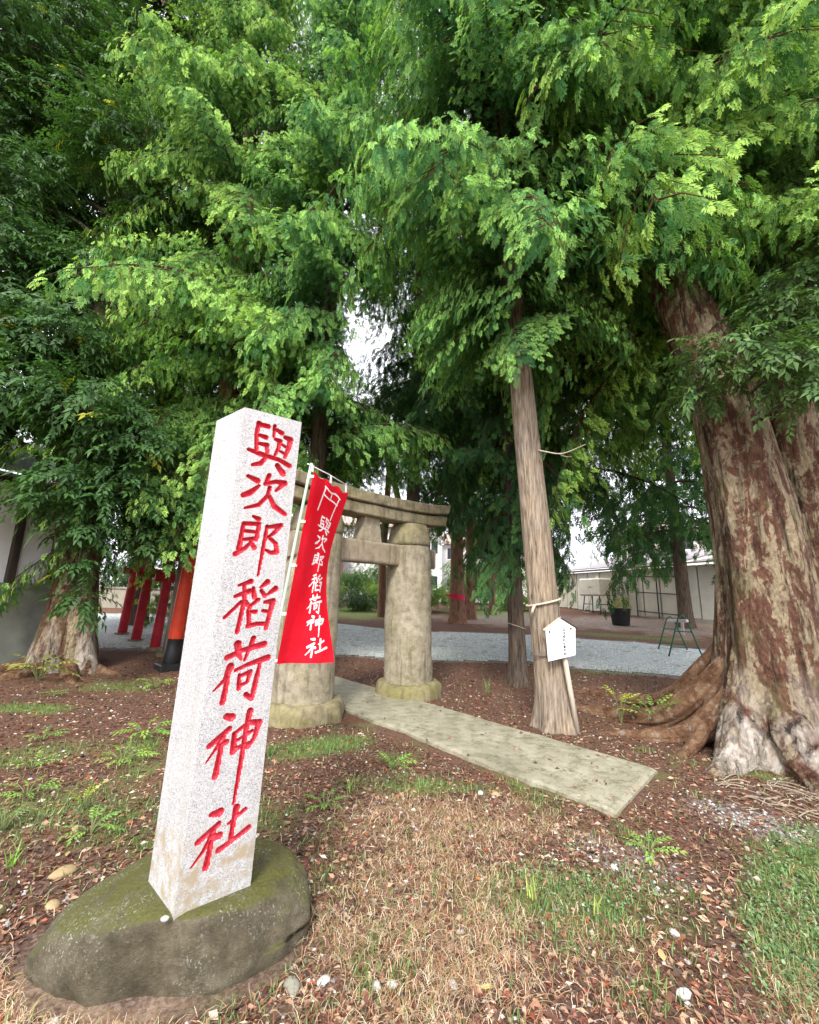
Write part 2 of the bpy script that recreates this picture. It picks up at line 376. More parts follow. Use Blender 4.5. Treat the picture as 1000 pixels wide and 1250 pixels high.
ROPE = m_flat('pale_rope', (.55, .48, .36), .9, .25, 40); WIRE = m_flat('dull_wire', (.12, .1, .08), .6)
POLE = m_flat('pale_green_pole', (.5, .68, .52), .4, .12, 3); WHITEP = m_flat('white_plastic', (.85, .85, .83), .4, .05, 9)
SIGNW = m_flat('white_sign_board', (.8, .8, .82), .45, .05, 8, .05); INK = m_flat('black_ink', (.03, .03, .035), .6); FAINT = m_flat('faint_grey_ink', (.5, .54, .6), .6)
BRICK = m_flat('distant_red_brick', (.33, .17, .12), .9, .3, 3); HOUSEW = m_flat('distant_white_wall', (.72, .72, .72), .9, .05, 1)
GLASS = m_flat('dark_window', (.04, .05, .06), .15, .1, 2, 0); RIBBON = m_flat('red_ribbon', (.65, .03, .07), .6, .15, 10)
PEB = m_flat('pale_pebble', (.52, .5, .47), .7, .25, 20, .4); PEBO = m_flat('ochre_stone', (.36, .26, .14), .8, .25, 12, .5); PEBG = m_flat('grey_stone', (.24, .23, .18), .8, .25, 12, .5)
def m_cloth():
    m, t, b = mat('red_cloth', .75, .15); v = coords(t); n = noise(t, v, 3, 3)
    c = ramp(t, n, [(.3, (.72, .006, .018)), (.7, (.8, .015, .035))]); setc(t, b, c)
    w2 = noise(t, coords(t, (1, 1, 1)), 500, 2); bump(t, b, w2, .15, .001)
    tr = t.nodes.new('ShaderNodeBsdfTranslucent'); t.links.new(c, tr.inputs[0]); ms = t.nodes.new('ShaderNodeMixShader'); ms.inputs[0].default_value = .3
    t.links.new(b.outputs[0], ms.inputs[1]); t.links.new(tr.outputs[0], ms.inputs[2]); t.links.new(ms.outputs[0], t.nodes['Material Output'].inputs[0]); return m
CLOTH = m_cloth(); STEM = m_flat('green_stem', (.16, .2, .07), .7, .2, 9); CLOTHW = m_flat('white_cloth_print', (.86, .84, .84), .8, .04, 9, .05)

# ------------------------------------------------------------------ brush characters: strokes of (x, y, radius) in a 100 x 100 box
S = 5.6
def st(*p): return [(q[0], q[1], q[2] if len(q) > 2 else S) for q in p]
CH = {
 'yo': [st((20, 6, 6), (18, 30, 5), (22, 60, 5)), st((21, 8), (40, 8, 6)), st((23, 29, 4), (38, 31, 6)), st((25, 46, 4), (42, 46, 6), (44, 60, 4.5)), st((53, 4, 5), (54, 26, 4)), st((54, 9, 4), (70, 15, 6)), st((57, 30, 4), (68, 32, 6), (66, 48, 5), (61, 61, 4)), st((78, 22, 5), (90, 24, 7), (88, 42, 6), (82, 62, 4.5)), st((73, 38, 3), (84, 42, 4)), st((70, 52, 3), (82, 56, 4)), st((6, 62, 4), (30, 66, 6), (70, 70, 5), (94, 78, 6)), st((42, 72, 5), (34, 84, 6), (18, 90, 4)), st((68, 82, 6), (82, 96, 7.5))],
 'ji': [st((12, 14, 4), (32, 22, 7)), st((36, 34, 4), (20, 54, 7), (8, 62, 6)), st((54, 4, 6), (50, 20, 5)), st((48, 26, 5), (70, 16, 5), (88, 16, 7), (72, 38, 4)), st((58, 34, 5), (56, 54, 5), (40, 80, 5), (14, 92, 3)), st((60, 56, 5), (72, 78, 6.5), (96, 94, 5))],
 'rou': [st((32, 2, 3), (44, 6, 6)), st((16, 16, 5), (46, 14, 5), (44, 40, 5)), st((20, 28, 4), (42, 28, 4)), st((20, 42, 4), (44, 38, 5)), st((16, 16, 5), (14, 40, 5), (13, 58, 6)), st((8, 66, 6), (24, 56, 5), (36, 44, 4)), st((34, 44, 4), (42, 54, 5.5)), st((62, 16, 4), (60, 50, 5), (56, 98, 3)), st((62, 18, 4), (90, 12, 6), (80, 24, 5), (68, 34, 4), (84, 44, 5), (88, 58, 6), (76, 60, 5), (66, 56, 3))],
 'ina': [st((44, 6, 6), (22, 14, 3)), st((18, 34, 4), (44, 24, 6)), st((32, 12, 4), (36, 40, 5), (30, 98, 5)), st((30, 44, 4), (4, 72, 4)), st((38, 42, 4), (44, 50, 5)), st((76, 6, 7), (64, 16, 3)), st((50, 18, 4), (54, 34, 6)), st((66, 22, 4), (74, 32, 5)), st((94, 18, 7), (78, 30, 3)), st((62, 40, 5), (50, 50, 4), (46, 60, 5), (50, 84, 5)), st((52, 62, 4), (60, 62, 5)), st((76, 44, 4), (92, 42, 7), (88, 66, 5.5), (84, 92, 5)), st((74, 60, 4), (86, 62, 4)), st((48, 88, 5), (66, 84, 5), (84, 84, 5))],
 'ka': [st((34, 10, 8), (38, 26, 6), (44, 34, 3)), st((62, 2, 6), (58, 16, 5), (50, 36, 3)), st((18, 30, 6), (44, 20, 5), (84, 12, 7)), st((26, 44, 8), (20, 62, 5), (2, 78, 2)), st((24, 60, 5), (20, 96, 6)), st((36, 50, 4), (60, 42, 5), (94, 34, 7)), st((44, 58, 4), (46, 78, 5)), st((44, 60, 4), (64, 54, 5), (60, 70, 4), (48, 74, 4)), st((80, 44, 4), (76, 70, 6), (72, 96, 5), (60, 88, 5))],
 'kami': [st((30, 6, 6), (40, 8, 8)), st((8, 34, 6), (38, 20, 6)), st((30, 28, 5), (6, 50, 2)), st((26, 36, 4), (36, 33, 6)), st((28, 36, 5), (24, 66, 6)), st((72, 4, 7), (68, 30, 5), (66, 60, 5), (62, 98, 3)), st((48, 26, 5), (50, 44, 7)), st((50, 25, 4), (72, 16, 5), (92, 18, 7), (86, 34, 5), (76, 42, 5)), st((56, 33, 3.5), (80, 26, 4)), st((54, 42, 5), (80, 38, 4))],
 'sha': [st((26, 4, 5), (40, 4, 8)), st((10, 44, 6), (40, 24, 6)), st((34, 34, 5), (20, 62, 4), (4, 82, 2)), st((30, 44, 6), (44, 44, 7)), st((32, 52, 5), (28, 90, 6)), st((68, 4, 7), (66, 28, 5), (64, 58, 5)), st((58, 28, 3.5), (84, 12, 5)), st((46, 68, 6), (70, 58, 5), (94, 46, 6))],
}
def char_sdf(px, py, key, x0, y0, sx, sy, rs):
    """signed distance (metres) from points to the strokes of one character; box origin top-left, y downwards"""
    d = np.full(px.shape, 1e3)
    for s in CH[key]:
        for (ax, ay, ar), (bx, by, br) in zip(s[:-1], s[1:]):
            A = np.array([x0+ax/100*sx, y0-ay/100*sy]); B = np.array([x0+bx/100*sx, y0-by/100*sy]); v = B-A; L = v@v+1e-12
            t = np.clip(((px-A[0])*v[0]+(py-A[1])*v[1])/L, 0, 1)
            d = np.minimum(d, np.hypot(px-A[0]-t*v[0], py-A[1]-t*v[1])-(ar+(br-ar)*t)*rs)
    return d

# ================================================================== SETTING: ground, gravel, slab
def patch(x, y, cx, cy_, rx, ry, rot=0, soft=.35, s=0):
    c, s_ = math.cos(rot), math.sin(rot); dx, dy = x-cx, y-cy_
    u = (dx*c+dy*s_)/rx; v = (-dx*s_+dy*c)/ry
    d = np.sqrt(u*u+v*v) + (n2(x, y, 2.1, 31+s)-.5)*1.1
    return np.clip((1-d)/soft, 0, 1)
def masks(x, y):
    x = np.asarray(x, float); y = np.asarray(y, float)
    straw = np.maximum.reduce([patch(x, y, .1, 2.3, 1.35, .72, .1, .9)*(.45+.55*np.clip((n2(x, y, 3.3, 61)-.38)*6, 0, 1)), patch(x, y, .35, 3.2, 1.0, .5, 0, .6)*.7,
        patch(x, y, -1.3, 1.75, .8, .3, 0, .5), patch(x, y, 1.9, 2.0, .9, .5, .8, .5)*.8, patch(x, y, 9, 15.5, 5, 3.4, -.9, .4)*1.0, patch(x, y, 4.5, 17.5, 4.5, 3.2, 0, .5)*1.0, patch(x, y, -1, 17.5, 3, 1.3, 0, .5)*.7])
    green = np.maximum.reduce([patch(x, y, 2.05, 2.5, 1.05, .27, .75, .5), patch(x, y, 2.75, 3.1, .7, .25, .3, .6)*.8, patch(x, y, -.85, 4.62, .62, .33, .45, .6),
        patch(x, y, .15, 3.78, .65, .22, 0, .8)*.9, patch(x, y, -4.7, 5.7, .7, .32, 0, .5), patch(x, y, -2.5, 4.35, .22, .6, .4, .6)*.8, patch(x, y, -4.4, 7.1, 1.0, .5, 0, .7)*.8,
        patch(x, y, .85, 2.5, .65, .42, 0, .7)*.85, patch(x, y, -2.4, 3.3, .9, .5, 0, .8)*.75, patch(x, y, -3.4, 4.2, .9, .35, .4, .9)*.6, patch(x, y, .9, 4.0, .5, .15, -.9, .9)*.4, patch(x, y, -.9, 3.1, .3, .45, 0, .8)*.6, patch(x, y, 5.8, 9.3, 2.4, .5, .1, .6)*.8,
        patch(x, y, -3.5, 19, 3.5, 4.2, 0, .4), patch(x, y, 4, 20.5, 3.5, 3.5, 0, .5)*.9, patch(x, y, 6.5, 12.6, 2.0, .5, -.6, .6)*.7, patch(x, y, 1.1, 10.3, 1.2, .4, 0, .6)*.7])
    blot = np.clip((n2(x, y, 1.9, 57)-.53)*7, 0, 1)*np.clip((n2(x, y, 6.5, 58)-.35)*4, 0, 1)*.7*(np.hypot(x, y) < 5.5)*(y > 1); green = np.maximum(green, blot); straw = straw*(1-.5*blot)
    gr = np.maximum.reduce([patch(x, y, 9, 15.5, 5, 3.4, -.9, .4)*.55, patch(x, y, 4.5, 17.5, 4.5, 3.2, 0, .5)*.5, patch(x, y, 2.5, 3.35, .5, .3, -.5, .7), patch(x, y, 1.25, 2.9, .5, .25, -.6, .9)*.5, patch(x, y, -.9, 2.1, .9, .45, 0, .8)*.3])
    return straw, green, gr
def gravel_mask(x, y):
    """1 inside the grey drive that sweeps across behind the grove"""
    d = np.hypot(x, y); a = np.arctan2(x, y)
    near = 9.6 + .6*np.sin(a*3+.6) + np.clip(-a, 0, 1)*4.0 + (n2(x, y, .8, 5)-.5)*.7
    far = 13.4 + np.clip(-a, 0, 1.2)*7.5 - np.clip(a-.35, 0, 1)*1.8 + (n2(x, y, .7, 9)-.5)*.8
    return np.minimum(np.clip((d-near)/.35, -1, 1), np.clip((far-d)/.35, -1, 1))
def near_relief(x, y):
    d = np.hypot(x, y); fade = np.clip((10-d)/5, 0, 1)
    return ((n2(x, y, .9, 3)-.5)*.05 + (n2(x, y, 4.5, 4)-.5)*.03 + (n2(x, y, 17, 6, 2)-.5)*.014)*fade
rr = np.concatenate([np.linspace(.3, 1.2, 8)[:-1], 1.2*np.exp(np.linspace(0, math.log(16/1.2), 330)), 16*np.exp(np.linspace(0, math.log(600/16), 60))[1:]])
th = np.concatenate([np.linspace(-1.15, 1.15, 460), np.linspace(1.15, 2*PI-1.15, 60)[1:-1]])
RR, TH = np.meshgrid(rr, th, indexing='ij'); GX = RR*np.sin(TH); GY = RR*np.cos(TH)
GZ = terrain(GX, GY) + near_relief(GX, GY)
m1, m2, m3 = masks(GX, GY)
gm = gravel_mask(GX, GY); m3 = np.maximum(m3*.8, np.where(gm > -.5, .5, 0))
V = np.stack([GX, GY, GZ], -1).reshape(-1, 3)
cidx = len(V); V = np.vstack([V, [0, 0, 0]])
F = grid_faces(len(rr), len(th), True); n_th = len(th)
tri = np.stack([np.full(n_th, cidx), (np.arange(n_th)+1) % n_th, np.arange(n_th)], 1)
mk = np.vstack([np.stack([m1, m2*.75, m3], -1).reshape(-1, 3), [0, 0, 0]])
F = F[:, ::-1]
tag(npmesh('ground', V, [F, tri[:, ::-1]], GROUND, attrs={'mask': mk}, smooth=True), kind='structure')
def gz(x, y): return terrain(x, y) + near_relief(x, y)

rr2 = np.linspace(8.6, 24, 150); th2 = np.linspace(-1.2, 1.2, 400)
A, B = np.meshgrid(rr2, th2, indexing='ij'); X, Y = A*np.sin(B), A*np.cos(B)
g = gravel_mask(X, Y); Z = gz(X, Y) + np.clip(g, -.3, 1)*.02 + .006
F = grid_faces(len(rr2), len(th2))[:, ::-1]; keep = (g.ravel()[F] > -.15).all(1)
tag(npmesh('gravel_drive', np.stack([X, Y, Z], -1).reshape(-1, 3), F[keep], GRAVEL, smooth=True), kind='structure')

# the long concrete slab running under the gate
A0 = np.array([1.52, 3.35]); B0 = np.array([2.30, 4.18]); dr = np.array([-.666, .746])
ns, nw = 240, 30
s_ = np.linspace(0, 11.5, ns); w_ = np.linspace(0, 1, nw)
SS, WW = np.meshgrid(s_, w_, indexing='ij')
PX = A0[0]+dr[0]*SS+(B0-A0)[0]*WW; PY = A0[1]+dr[1]*SS+(B0-A0)[1]*WW
edge = (n2(SS*1.0, WW*30, 3.5, 12, 5)-.5)*.07
PZ = terrain(PX, PY)+.038+(n2(PX, PY, 1.5, 13)-.5)*.012 + (n2(PX, PY, 9, 14)-.5)*.006
PZ -= .012*(np.clip(1-np.minimum(WW, 1-WW)*28, 0, 1) + np.clip(1-SS*25, 0, 1))
PX += (B0-A0)[0]*edge*(WW < .02) - (B0-A0)[0]*edge*(WW > .98); PY += (B0-A0)[1]*edge*(WW < .02) - (B0-A0)[1]*edge*(WW > .98)
top = np.stack([PX, PY, PZ], -1).reshape(-1, 3); F = grid_faces(ns, nw)[:, ::-1]
idx = np.arange(ns*nw).reshape(ns, nw); rim = np.concatenate([idx[0, :], idx[1:, -1], idx[-1, -2::-1], idx[-2:0:-1, 0]])
low = top[rim].copy(); low[:, 2] -= .12; nr = len(rim); li = ns*nw+np.arange(nr)
side = np.stack([rim, np.roll(rim, -1), np.roll(li, -1), li], 1)
tag(npmesh('path', np.vstack([top, low]), [F, side], SLAB), kind='structure', label='long mossy concrete slab path running under the stone gate')

# ================================================================== MONUMENT on its boulder
nb_t, nb_p = 150, 44
t_ = np.linspace(0, 2*PI, nb_t, endpoint=False); p_ = np.linspace(0, 1, nb_p)
PP, TT = np.meshgrid(p_, t_, indexing='ij')
ang = TT; sup = 1/(np.abs(np.cos(ang))**2.3+np.abs(np.sin(ang))**2.3)**(1/2.3)
prof_r = np.interp(PP, [0, .35, .55, .72, .86, 1], [0, .62, .86, .97, 1.02, 1.0]); prof_z = np.interp(PP, [0, .35, .55, .72, .86, 1], [.256, .25, .215, .13, .03, -.1])
lump = 1+.16*(fbm(np.stack([np.cos(ang)*1.4+5, np.sin(ang)*1.4, np.zeros_like(ang)], -1), 3, 2)-.5)*2
rx, ry = .545, .355
bx = rx*prof_r*sup*lump*np.cos(ang); by = ry*prof_r*sup*lump*np.sin(ang)
rot = .16; BX = -.965+bx*math.cos(rot)-by*math.sin(rot); BY = 2.215+bx*math.sin(rot)+by*math.cos(rot)
gq = fbm(np.stack([BX*3.2, BY*3.2, prof_z*4], -1), 5, 18)-.5; gs = fbm(np.stack([BX*14, BY*14, prof_z*14], -1), 4, 28)-.5
BX += np.cos(ang)*(gq*.16+gs*.025)*(PP > .45)*np.clip((PP-.45)*4, 0, 1); BY += np.sin(ang)*(gq*.16+gs*.025)*np.clip((PP-.45)*4, 0, 1)
BZ = prof_z + (gq*.10+gs*.018)*np.clip(PP*2.4-.6, 0, 1) - .05*np.clip((BX+.75)*1.6, 0, 1)*(PP < .8)*(PP > .4)
BZ = np.where(BZ > 0, BZ*(1-.45*np.clip((-1.12-BX)/.4, 0, 1)), BZ)
flat_ = np.clip((.36-np.hypot(BX+.865, BY-2.14))/.14, 0, 1)*np.clip((BZ-.15)/.07, 0, 1); BZ = BZ*(1-flat_)+.25*flat_
F = grid_faces(nb_p, nb_t, True)
tag(npmesh('boulder', np.stack([BX, BY, BZ], -1).reshape(-1, 3), F[:, ::-1][:, ::-1], BOULDER, smooth=True),
    'low flat mossy olive boulder under the tall white stone pillar', 'boulder')

mon = empty('stone_pillar', (-.865, 2.14, .2)); tag(mon, 'tall square white granite pillar carved with red characters, leaning on a boulder', 'stone pillar')
bpy.context.view_layer.update()
def corner(k, z):
    c = {'N': (-.88, 1.93, -.83, 1.955), 'R': (-.65, 2.12, -.59, 2.125), 'L': (-1.10, 2.13, -1.05, 2.135), 'B': (-.87, 2.32, -.81, 2.305)}[k]
    t = (z-.25)/2.15; return np.array([c[0]+(c[2]-c[0])*t, c[1]+(c[3]-c[1])*t, z])
nu, nv = 122, 880; zb, zt = .20, 2.40
U, W = np.meshgrid(np.linspace(0, 1, nu), np.linspace(zb, zt, nv)); fw = .298
N_ = np.array([corner('N', z) for z in W[:, 0]]); R_ = np.array([corner('R', z) for z in W[:, 0]])
Pt = N_[:, None]*(1-U[..., None]) + R_[:, None]*U[..., None]
nrm = np.cross(R_[0]-N_[0], N_[-1]-N_[0]); nrm /= np.linalg.norm(nrm)
layout = [('yo', 2.352, 2.09), ('ji', 2.085, 1.88), ('rou', 1.868, 1.575), ('ina', 1.565, 1.315), ('ka', 1.295, 1.01), ('kami', .985, .59), ('sha', .588, .36)]
D = np.full(U.shape, 1.); own = np.zeros(U.shape, int)
for i, (k, z1, z0) in enumerate(layout):
    d = char_sdf(U*fw, W, k, .1*fw, z1, .82*fw, z1-z0, .00225)
    own = np.where(d < D, i, own); D = np.minimum(D, d)
depth = np.clip(-D, 0, .02); depth = .026*(1-np.exp(-depth/.009)) + np.where(D < .0, .003, 0)
Pt = Pt - nrm*depth[..., None]
F = grid_faces(nv, nu); fd = D.ravel()[F].mean(1); inside = fd < 0
Vp = (Pt-np.array([-.865, 2.14, .2])).reshape(-1, 3)
def sub(name, V, F, m, parent, **kw):
    used, inv = np.unique(F, return_inverse=True); return npmesh(name, V[used], inv.reshape(F.shape), m, parent, **kw)
sub('front_face', Vp, F[~inside], GRANITE, mon)
fo = own.ravel()[F[:, 0]]
for i in range(7): sub('carved_character', Vp, F[inside & (fo == i)], REDPAINT, mon)
# the other three sides and the low pyramid cap
def cc(k, z): return corner(k, z)-np.array([-.865, 2.14, .2])
apex = (cc('N', 2.4)+cc('B', 2.4))/2 + np.array([0, 0, .06])
Vs = [cc('N', zb), cc('R', zb), cc('B', zb), cc('L', zb), cc('N', zt), cc('R', zt), cc('B', zt), cc('L', zt), apex]
fs4 = np.array([(1, 2, 6, 5), (2, 3, 7, 6), (3, 0, 4, 7)]); fs3 = np.array([(4, 5, 8), (5, 6, 8), (6, 7, 8), (7, 4, 8)])
npmesh('shaft', np.array(Vs), [fs4, fs3], GRANITE, mon)

# ================================================================== STONE GATE (torii)
GL = np.array([-1.3, 5.72]); GD = np.array([.712, .702]); GN = np.array([.702, -.712])
gate = empty('stone_torii_gate', (GL[0]+GD[0]*.94, GL[1]+GD[1]*.94, 0), math.atan2(GD[1], GD[0]))
tag(gate, 'old weathered stone torii gate with thick round pillars straddling the slab path', 'gate')
# local axes: x along the beam, y away from the camera, origin half-way between the pillars
def column(x, seed, name):
    m = 70; n = 72; z = np.linspace(.2, 2.30, m); r = np.interp(z, [.2, 1.2, 2.30], [.385, .375, .355])
    th_ = np.linspace(0, 2*PI, n, endpoint=False); Zc, Tc = np.meshgrid(z, th_, indexing='ij')
    q = np.stack([np.cos(Tc)*1.2+seed, np.sin(Tc)*1.2, Zc*3.0], -1)
    rc = r[:, None] + (fbm(q, 3, seed)-.5)*.035 + (fbm(q*7, 2, seed+3)-.5)*.008
    lean = -np.sign(x)*.02*(Zc-.2)
    V = np.stack([x+lean+rc*np.cos(Tc), rc*np.sin(Tc), Zc], -1).reshape(-1, 3)
    c = npmesh(name, V, grid_faces(m, n, True), OLDSTONE, gate, smooth=True)
    z = np.array([2.305, 2.31, 2.36, 2.45, 2.56, 2.62, 2.665]); r = np.array([.30, .345, .345, .34, .32, .30, .27])*1.03
    Zc, Tc = np.meshgrid(z, th_, indexing='ij'); q = np.stack([np.cos(Tc)*2+seed, np.sin(Tc)*2, Zc*3.0], -1)
    rc = r[:, None] + (fbm(q, 3, seed+9)-.5)*.04; V = np.stack([x-np.sign(x)*.045+rc*np.cos(Tc), rc*np.sin(Tc), Zc], -1).reshape(-1, 3)
    npmesh('pillar_cap', V, grid_faces(len(z), n, True), BEAMSTONE, gate, smooth=True)
    # broken, roughly round base stone
    z = np.array([-.1, .0, .1, .17, .2, .205, .205]); r = np.array([.53, .53, .52, .50, .47, .42, .2])
    Zc, Tc = np.meshgrid(z, th_, indexing='ij'); q = np.stack([np.cos(Tc)*2.2+seed*3, np.sin(Tc)*2.2, Zc*2.0], -1)
    rc = r[:, None]*(1+(fbm(q, 4, seed+5)-.5)*.22); facet = 1/np.maximum(np.cos((Tc+seed) % (PI/3.5)-PI/7), .5); rc = rc*(.45+.55*facet*.97)
    V = np.stack([x+rc*np.cos(Tc), rc*np.sin(Tc), Zc+(fbm(q*2, 3, 4)-.5)*.05*(Zc > .05)], -1).reshape(-1, 3)
    npmesh('base_stone', V, grid_faces(len(z), n, True), BASESTONE, gate, smooth=True)
column(-.94, 3, 'pillar'); column(.94, 8, 'pillar')
def beam(x0, x1, z0, z1, hy, name, m_, curve=0, slant=0, seed=1, zs=1):
    n = 90; x = np.linspace(x0, x1, n); u = (x-(x0+x1)/2)/((x1-x0)/2); up = curve*np.abs(u)**3
    ring = []
    k = 9
    prof = [(-hy, z0)]+[(-hy, z0+(z1-z0)*i/k) for i in range(1, k+1)]+[(-hy+2*hy*i/k, z1) for i in range(1, k+1)]+[(hy, z1-(z1-z0)*i/k) for i in range(1, k+1)]+[(hy-2*hy*i/k, z0) for i in range(1, k)]
    prof = np.array(prof); mM = len(prof)
    V = np.zeros((n, mM, 3)); V[..., 0] = x[:, None] + slant*np.sign(u[:, None])*(prof[None, :, 1]-z0)*(np.abs(u[:, None])**6); V[..., 1] = prof[None, :, 0]; V[..., 2] = prof[None, :, 1]+up[:, None]
    q = V.copy(); q[..., 0] *= .8; dsp = (fbm(q*4+seed, 4, seed)-.5)*.03
    cy0 = np.array([0, 0, (z0+z1)/2]); dirv = V-np.stack([V[..., 0], 0*V[..., 0], 0*V[..., 0]+(z0+z1)/2+up[:, None]], -1)
    # slightly rounded corners
    V += dirv*(dsp[..., None]/np.maximum(np.linalg.norm(dirv, axis=-1, keepdims=True), .05)) ; cornerd = (np.abs(prof[:, 0])/hy > .98)&((np.abs(prof[:, 1]-(z0+z1)/2)/((z1-z0)/2)) > .98)
    V[:, cornerd] -= dirv[:, cornerd]*.07
    F = grid_faces(n, mM, True)[:, ::-1]
    caps = []
    V = V.reshape(-1, 3); c0 = len(V); V = np.vstack([V, [x0, 0, (z0+z1)/2+curve], [x1, 0, (z0+z1)/2+curve]])
    for j in range(mM): k2 = (j+1) % mM; caps.append((c0, j, k2)); caps.append((c0+1, (n-1)*mM+k2, (n-1)*mM+j))
    return npmesh(name, V, [F, np.array(caps)], m_, gate)
beam(-1.30, 1.42, 1.97, 2.30, .13, 'tie_beam', NUKISTONE, seed=2)
beam(-1.60, 1.62, 2.665, 2.845, .18, 'lower_lintel', BEAMSTONE, .07, .25, seed=5)
beam(-1.63, 1.66, 2.852, 3.03, .215, 'top_lintel', BEAMSTONE, .10, .35, seed=9)
mb = MB(); 
V = []; 
for z, hw in ((2.305, .2), (2.66, .14)):
    V += [(-hw, -.1, z), (hw, -.1, z), (hw, .1, z), (-hw, .1, z)]
mb.add(V, [(0, 1, 5, 4), (1, 2, 6, 5), (2, 3, 7, 6), (3, 0, 4, 7), (4, 5, 6, 7), (0, 3, 2, 1)]); mb.build('centre_strut', OLDSTONE, gate)

# ================================================================== RED BANNER on its pole
ban = empty('shrine_banner', (-1.32, 4.22, 0)); tag(ban, 'tall red cloth banner with white characters on a pale green pole beside the pillar', 'banner')
O = np.array([-1.32, 4.22, 0])
TL = np.array([-.93, 3.9, 2.66]); TRr = np.array([-.68, 4.52, 2.60]); BLl = np.array([-1.19, 4.1, .86]); BRr = np.array([-.69, 4.3, .87])
nu, nv = 125, 420; U, W = np.meshgrid(np.linspace(0, 1, nu), np.linspace(0, 1, nv))   # W = 0 at top
Pt = (TL*(1-U[..., None])+TRr*U[..., None])*(1-W[..., None]) + (BLl*(1-U[..., None])+BRr*U[..., None])*W[..., None]
pull = np.array([-.16, .05, 0])*(np.sin(W*PI)**1.2*U**1.5)[..., None]        # free edge hangs inwards in the middle
fold = np.sin(U*9+W*2.2)*.018*(.3+W)+np.sin(U*15-W*4)*.008 + (fbm(np.stack([U*4+W*3, W*7-U*2, 0*U], -1), 4, 77)-.5)*.035 + .012*np.exp(-W*9)*np.sin(U*19)
Pt = Pt + pull + np.array([.25, -.9, 0])*fold[..., None]
sagz = -.035*np.sin(U*PI*3)**2*np.clip(1-W*8, 0, 1) - .02*U*W; Pt[..., 2] += sagz
Hh, Ww = 1.8, .58; px, py = U*Ww, -W*Hh
D = np.full(U.shape, 1.); own = np.zeros(U.shape, int)
bl = [('yo', .36, .17), ('ji', .545, .165), ('rou', .73, .19), ('ina', .94, .19), ('ka', 1.145, .19), ('kami', 1.35, .205), ('sha', 1.57, .19)]
for i, (k, y, hh) in enumerate(bl):
    cx = .225 + .05*(y-.4)*.9; d = char_sdf(px, py, k, cx-.02, -y, .245+.02*(y > 1.3), hh, .0017); own = np.where(d < D, i+1, own); D = np.minimum(D, d)
for (ax, ay, bx_, by_, r_) in [(.205, .075, .47, .10, .009), (.2, .155, .455, .19, .008), (.325, .09, .32, .17, .007), (.215, .08, .16, .33, .008), (.46, .10, .405, .37, .008)]:
    A = np.array([ax, -ay]); v = np.array([bx_, -by_])-A; t = np.clip(((px-A[0])*v[0]+(py-A[1])*v[1])/(v@v), 0, 1)
    d = np.hypot(px-A[0]-t*v[0], py-A[1]-t*v[1])-r_; own = np.where(d < D, 0, own); D = np.minimum(D, d)
F = grid_faces(nv, nu); ins = D.ravel()[F].mean(1) < 0; fo = own.ravel()[F[:, 0]]; Vb = (Pt-O).reshape(-1, 3)
sub('cloth', Vb, F[~ins], CLOTH, ban, smooth=True)
for i in range(8): sub('printed_torii_emblem' if i == 0 else 'printed_character', Vb, F[ins & (fo == i)], CLOTHW, ban, smooth=True)
ptop = TL+(TL-BLl)*.04+np.array([-.035, 0, .0]); pbot = BLl+(BLl-TL)*.5+np.array([-.035, 0, 0]); pbot[2] = -.05
MB().tube(spline([pbot-O, (pbot+ptop)/2-O+np.array([-.015, 0, 0]), ptop-O], 14), .014, 10).build('pole', POLE, ban, True)
bd = (TRr-TL)/np.linalg.norm(TRr-TL); b0 = ptop-np.array([0, 0, .03])-bd*.06; b1 = TRr+np.array([0, 0, .075])
MB().tube([b0-O, (b0+b1)/2-O+np.array([0, 0, .012]), b1-O], .006, 8).build('crossbar', WHITEP, ban, True)
for f in (.05, .5, .93):
    p = TL*(1-f)+TRr*f; q = b0*(1-f)+b1*f; q = q+np.array([0, 0, .004])
    MB().box((p+q)/2-O, (.015, .003, max(.02, (q[2]-p[2])/2+.01)), math.atan2(bd[1], bd[0]), bev=.001).build('loop', WHITEP, ban)
for f in (.03, .27, .5, .75, .985):
    p = TL*(1-f)+BLl*f+np.array([-.018, 0, 0]); MB().box(p-O, (.03, .004, .013), .2, bev=.002).build('loop', WHITEP, ban)

# ================================================================== TREES: trunks and foliage
def trunk(name, ctrl, mat_, parent, origin, n=64, m=120, lobes=None, ridge=.0, rough=.02, seed=0, flare=0, vs=.25, capend=False):
    """ctrl rows (x, y, z, r); displaced tube"""
    c = spline(ctrl, m); pts = c[:, :3]; r = np.maximum(c[:, 3], .01)
    T, U, W = frames(pts); th_ = np.linspace(0, 2*PI, n, endpoint=False); TT = np.broadcast_to(th_[None], (m, n)); zz = np.broadcast_to(pts[:, 2:3], (m, n))
    arc = np.concatenate([[0], np.cumsum(np.linalg.norm(np.diff(pts, axis=0), axis=1))]); aa = np.broadcast_to(arc[:, None], (m, n))
    q = np.stack([np.cos(TT)*1.0+seed*7, np.sin(TT)*1.0, aa*vs*2], -1)
    k = 1 + (fbm(q*1.6, 4, seed)-.5)*rough*2
    if ridge:
        q2 = np.stack([np.cos(TT+zz*.12)*8, np.sin(TT+zz*.12)*8, zz*1.3], -1); k = k + (fbm(q2, 3, seed+2)-.5)*ridge*2
    if lobes is not None:
        k = k + lobes(TT, zz)
    R3 = r[:, None]*k
    V = pts[:, None] + R3[..., None]*(np.cos(TT)[..., None]*U[:, None]+np.sin(TT)[..., None]*W[:, None])
    V = V.reshape(-1, 3)-np.array(origin); F = grid_faces(m, n, True)
    return npmesh(name, V, F, mat_, parent, smooth=True)

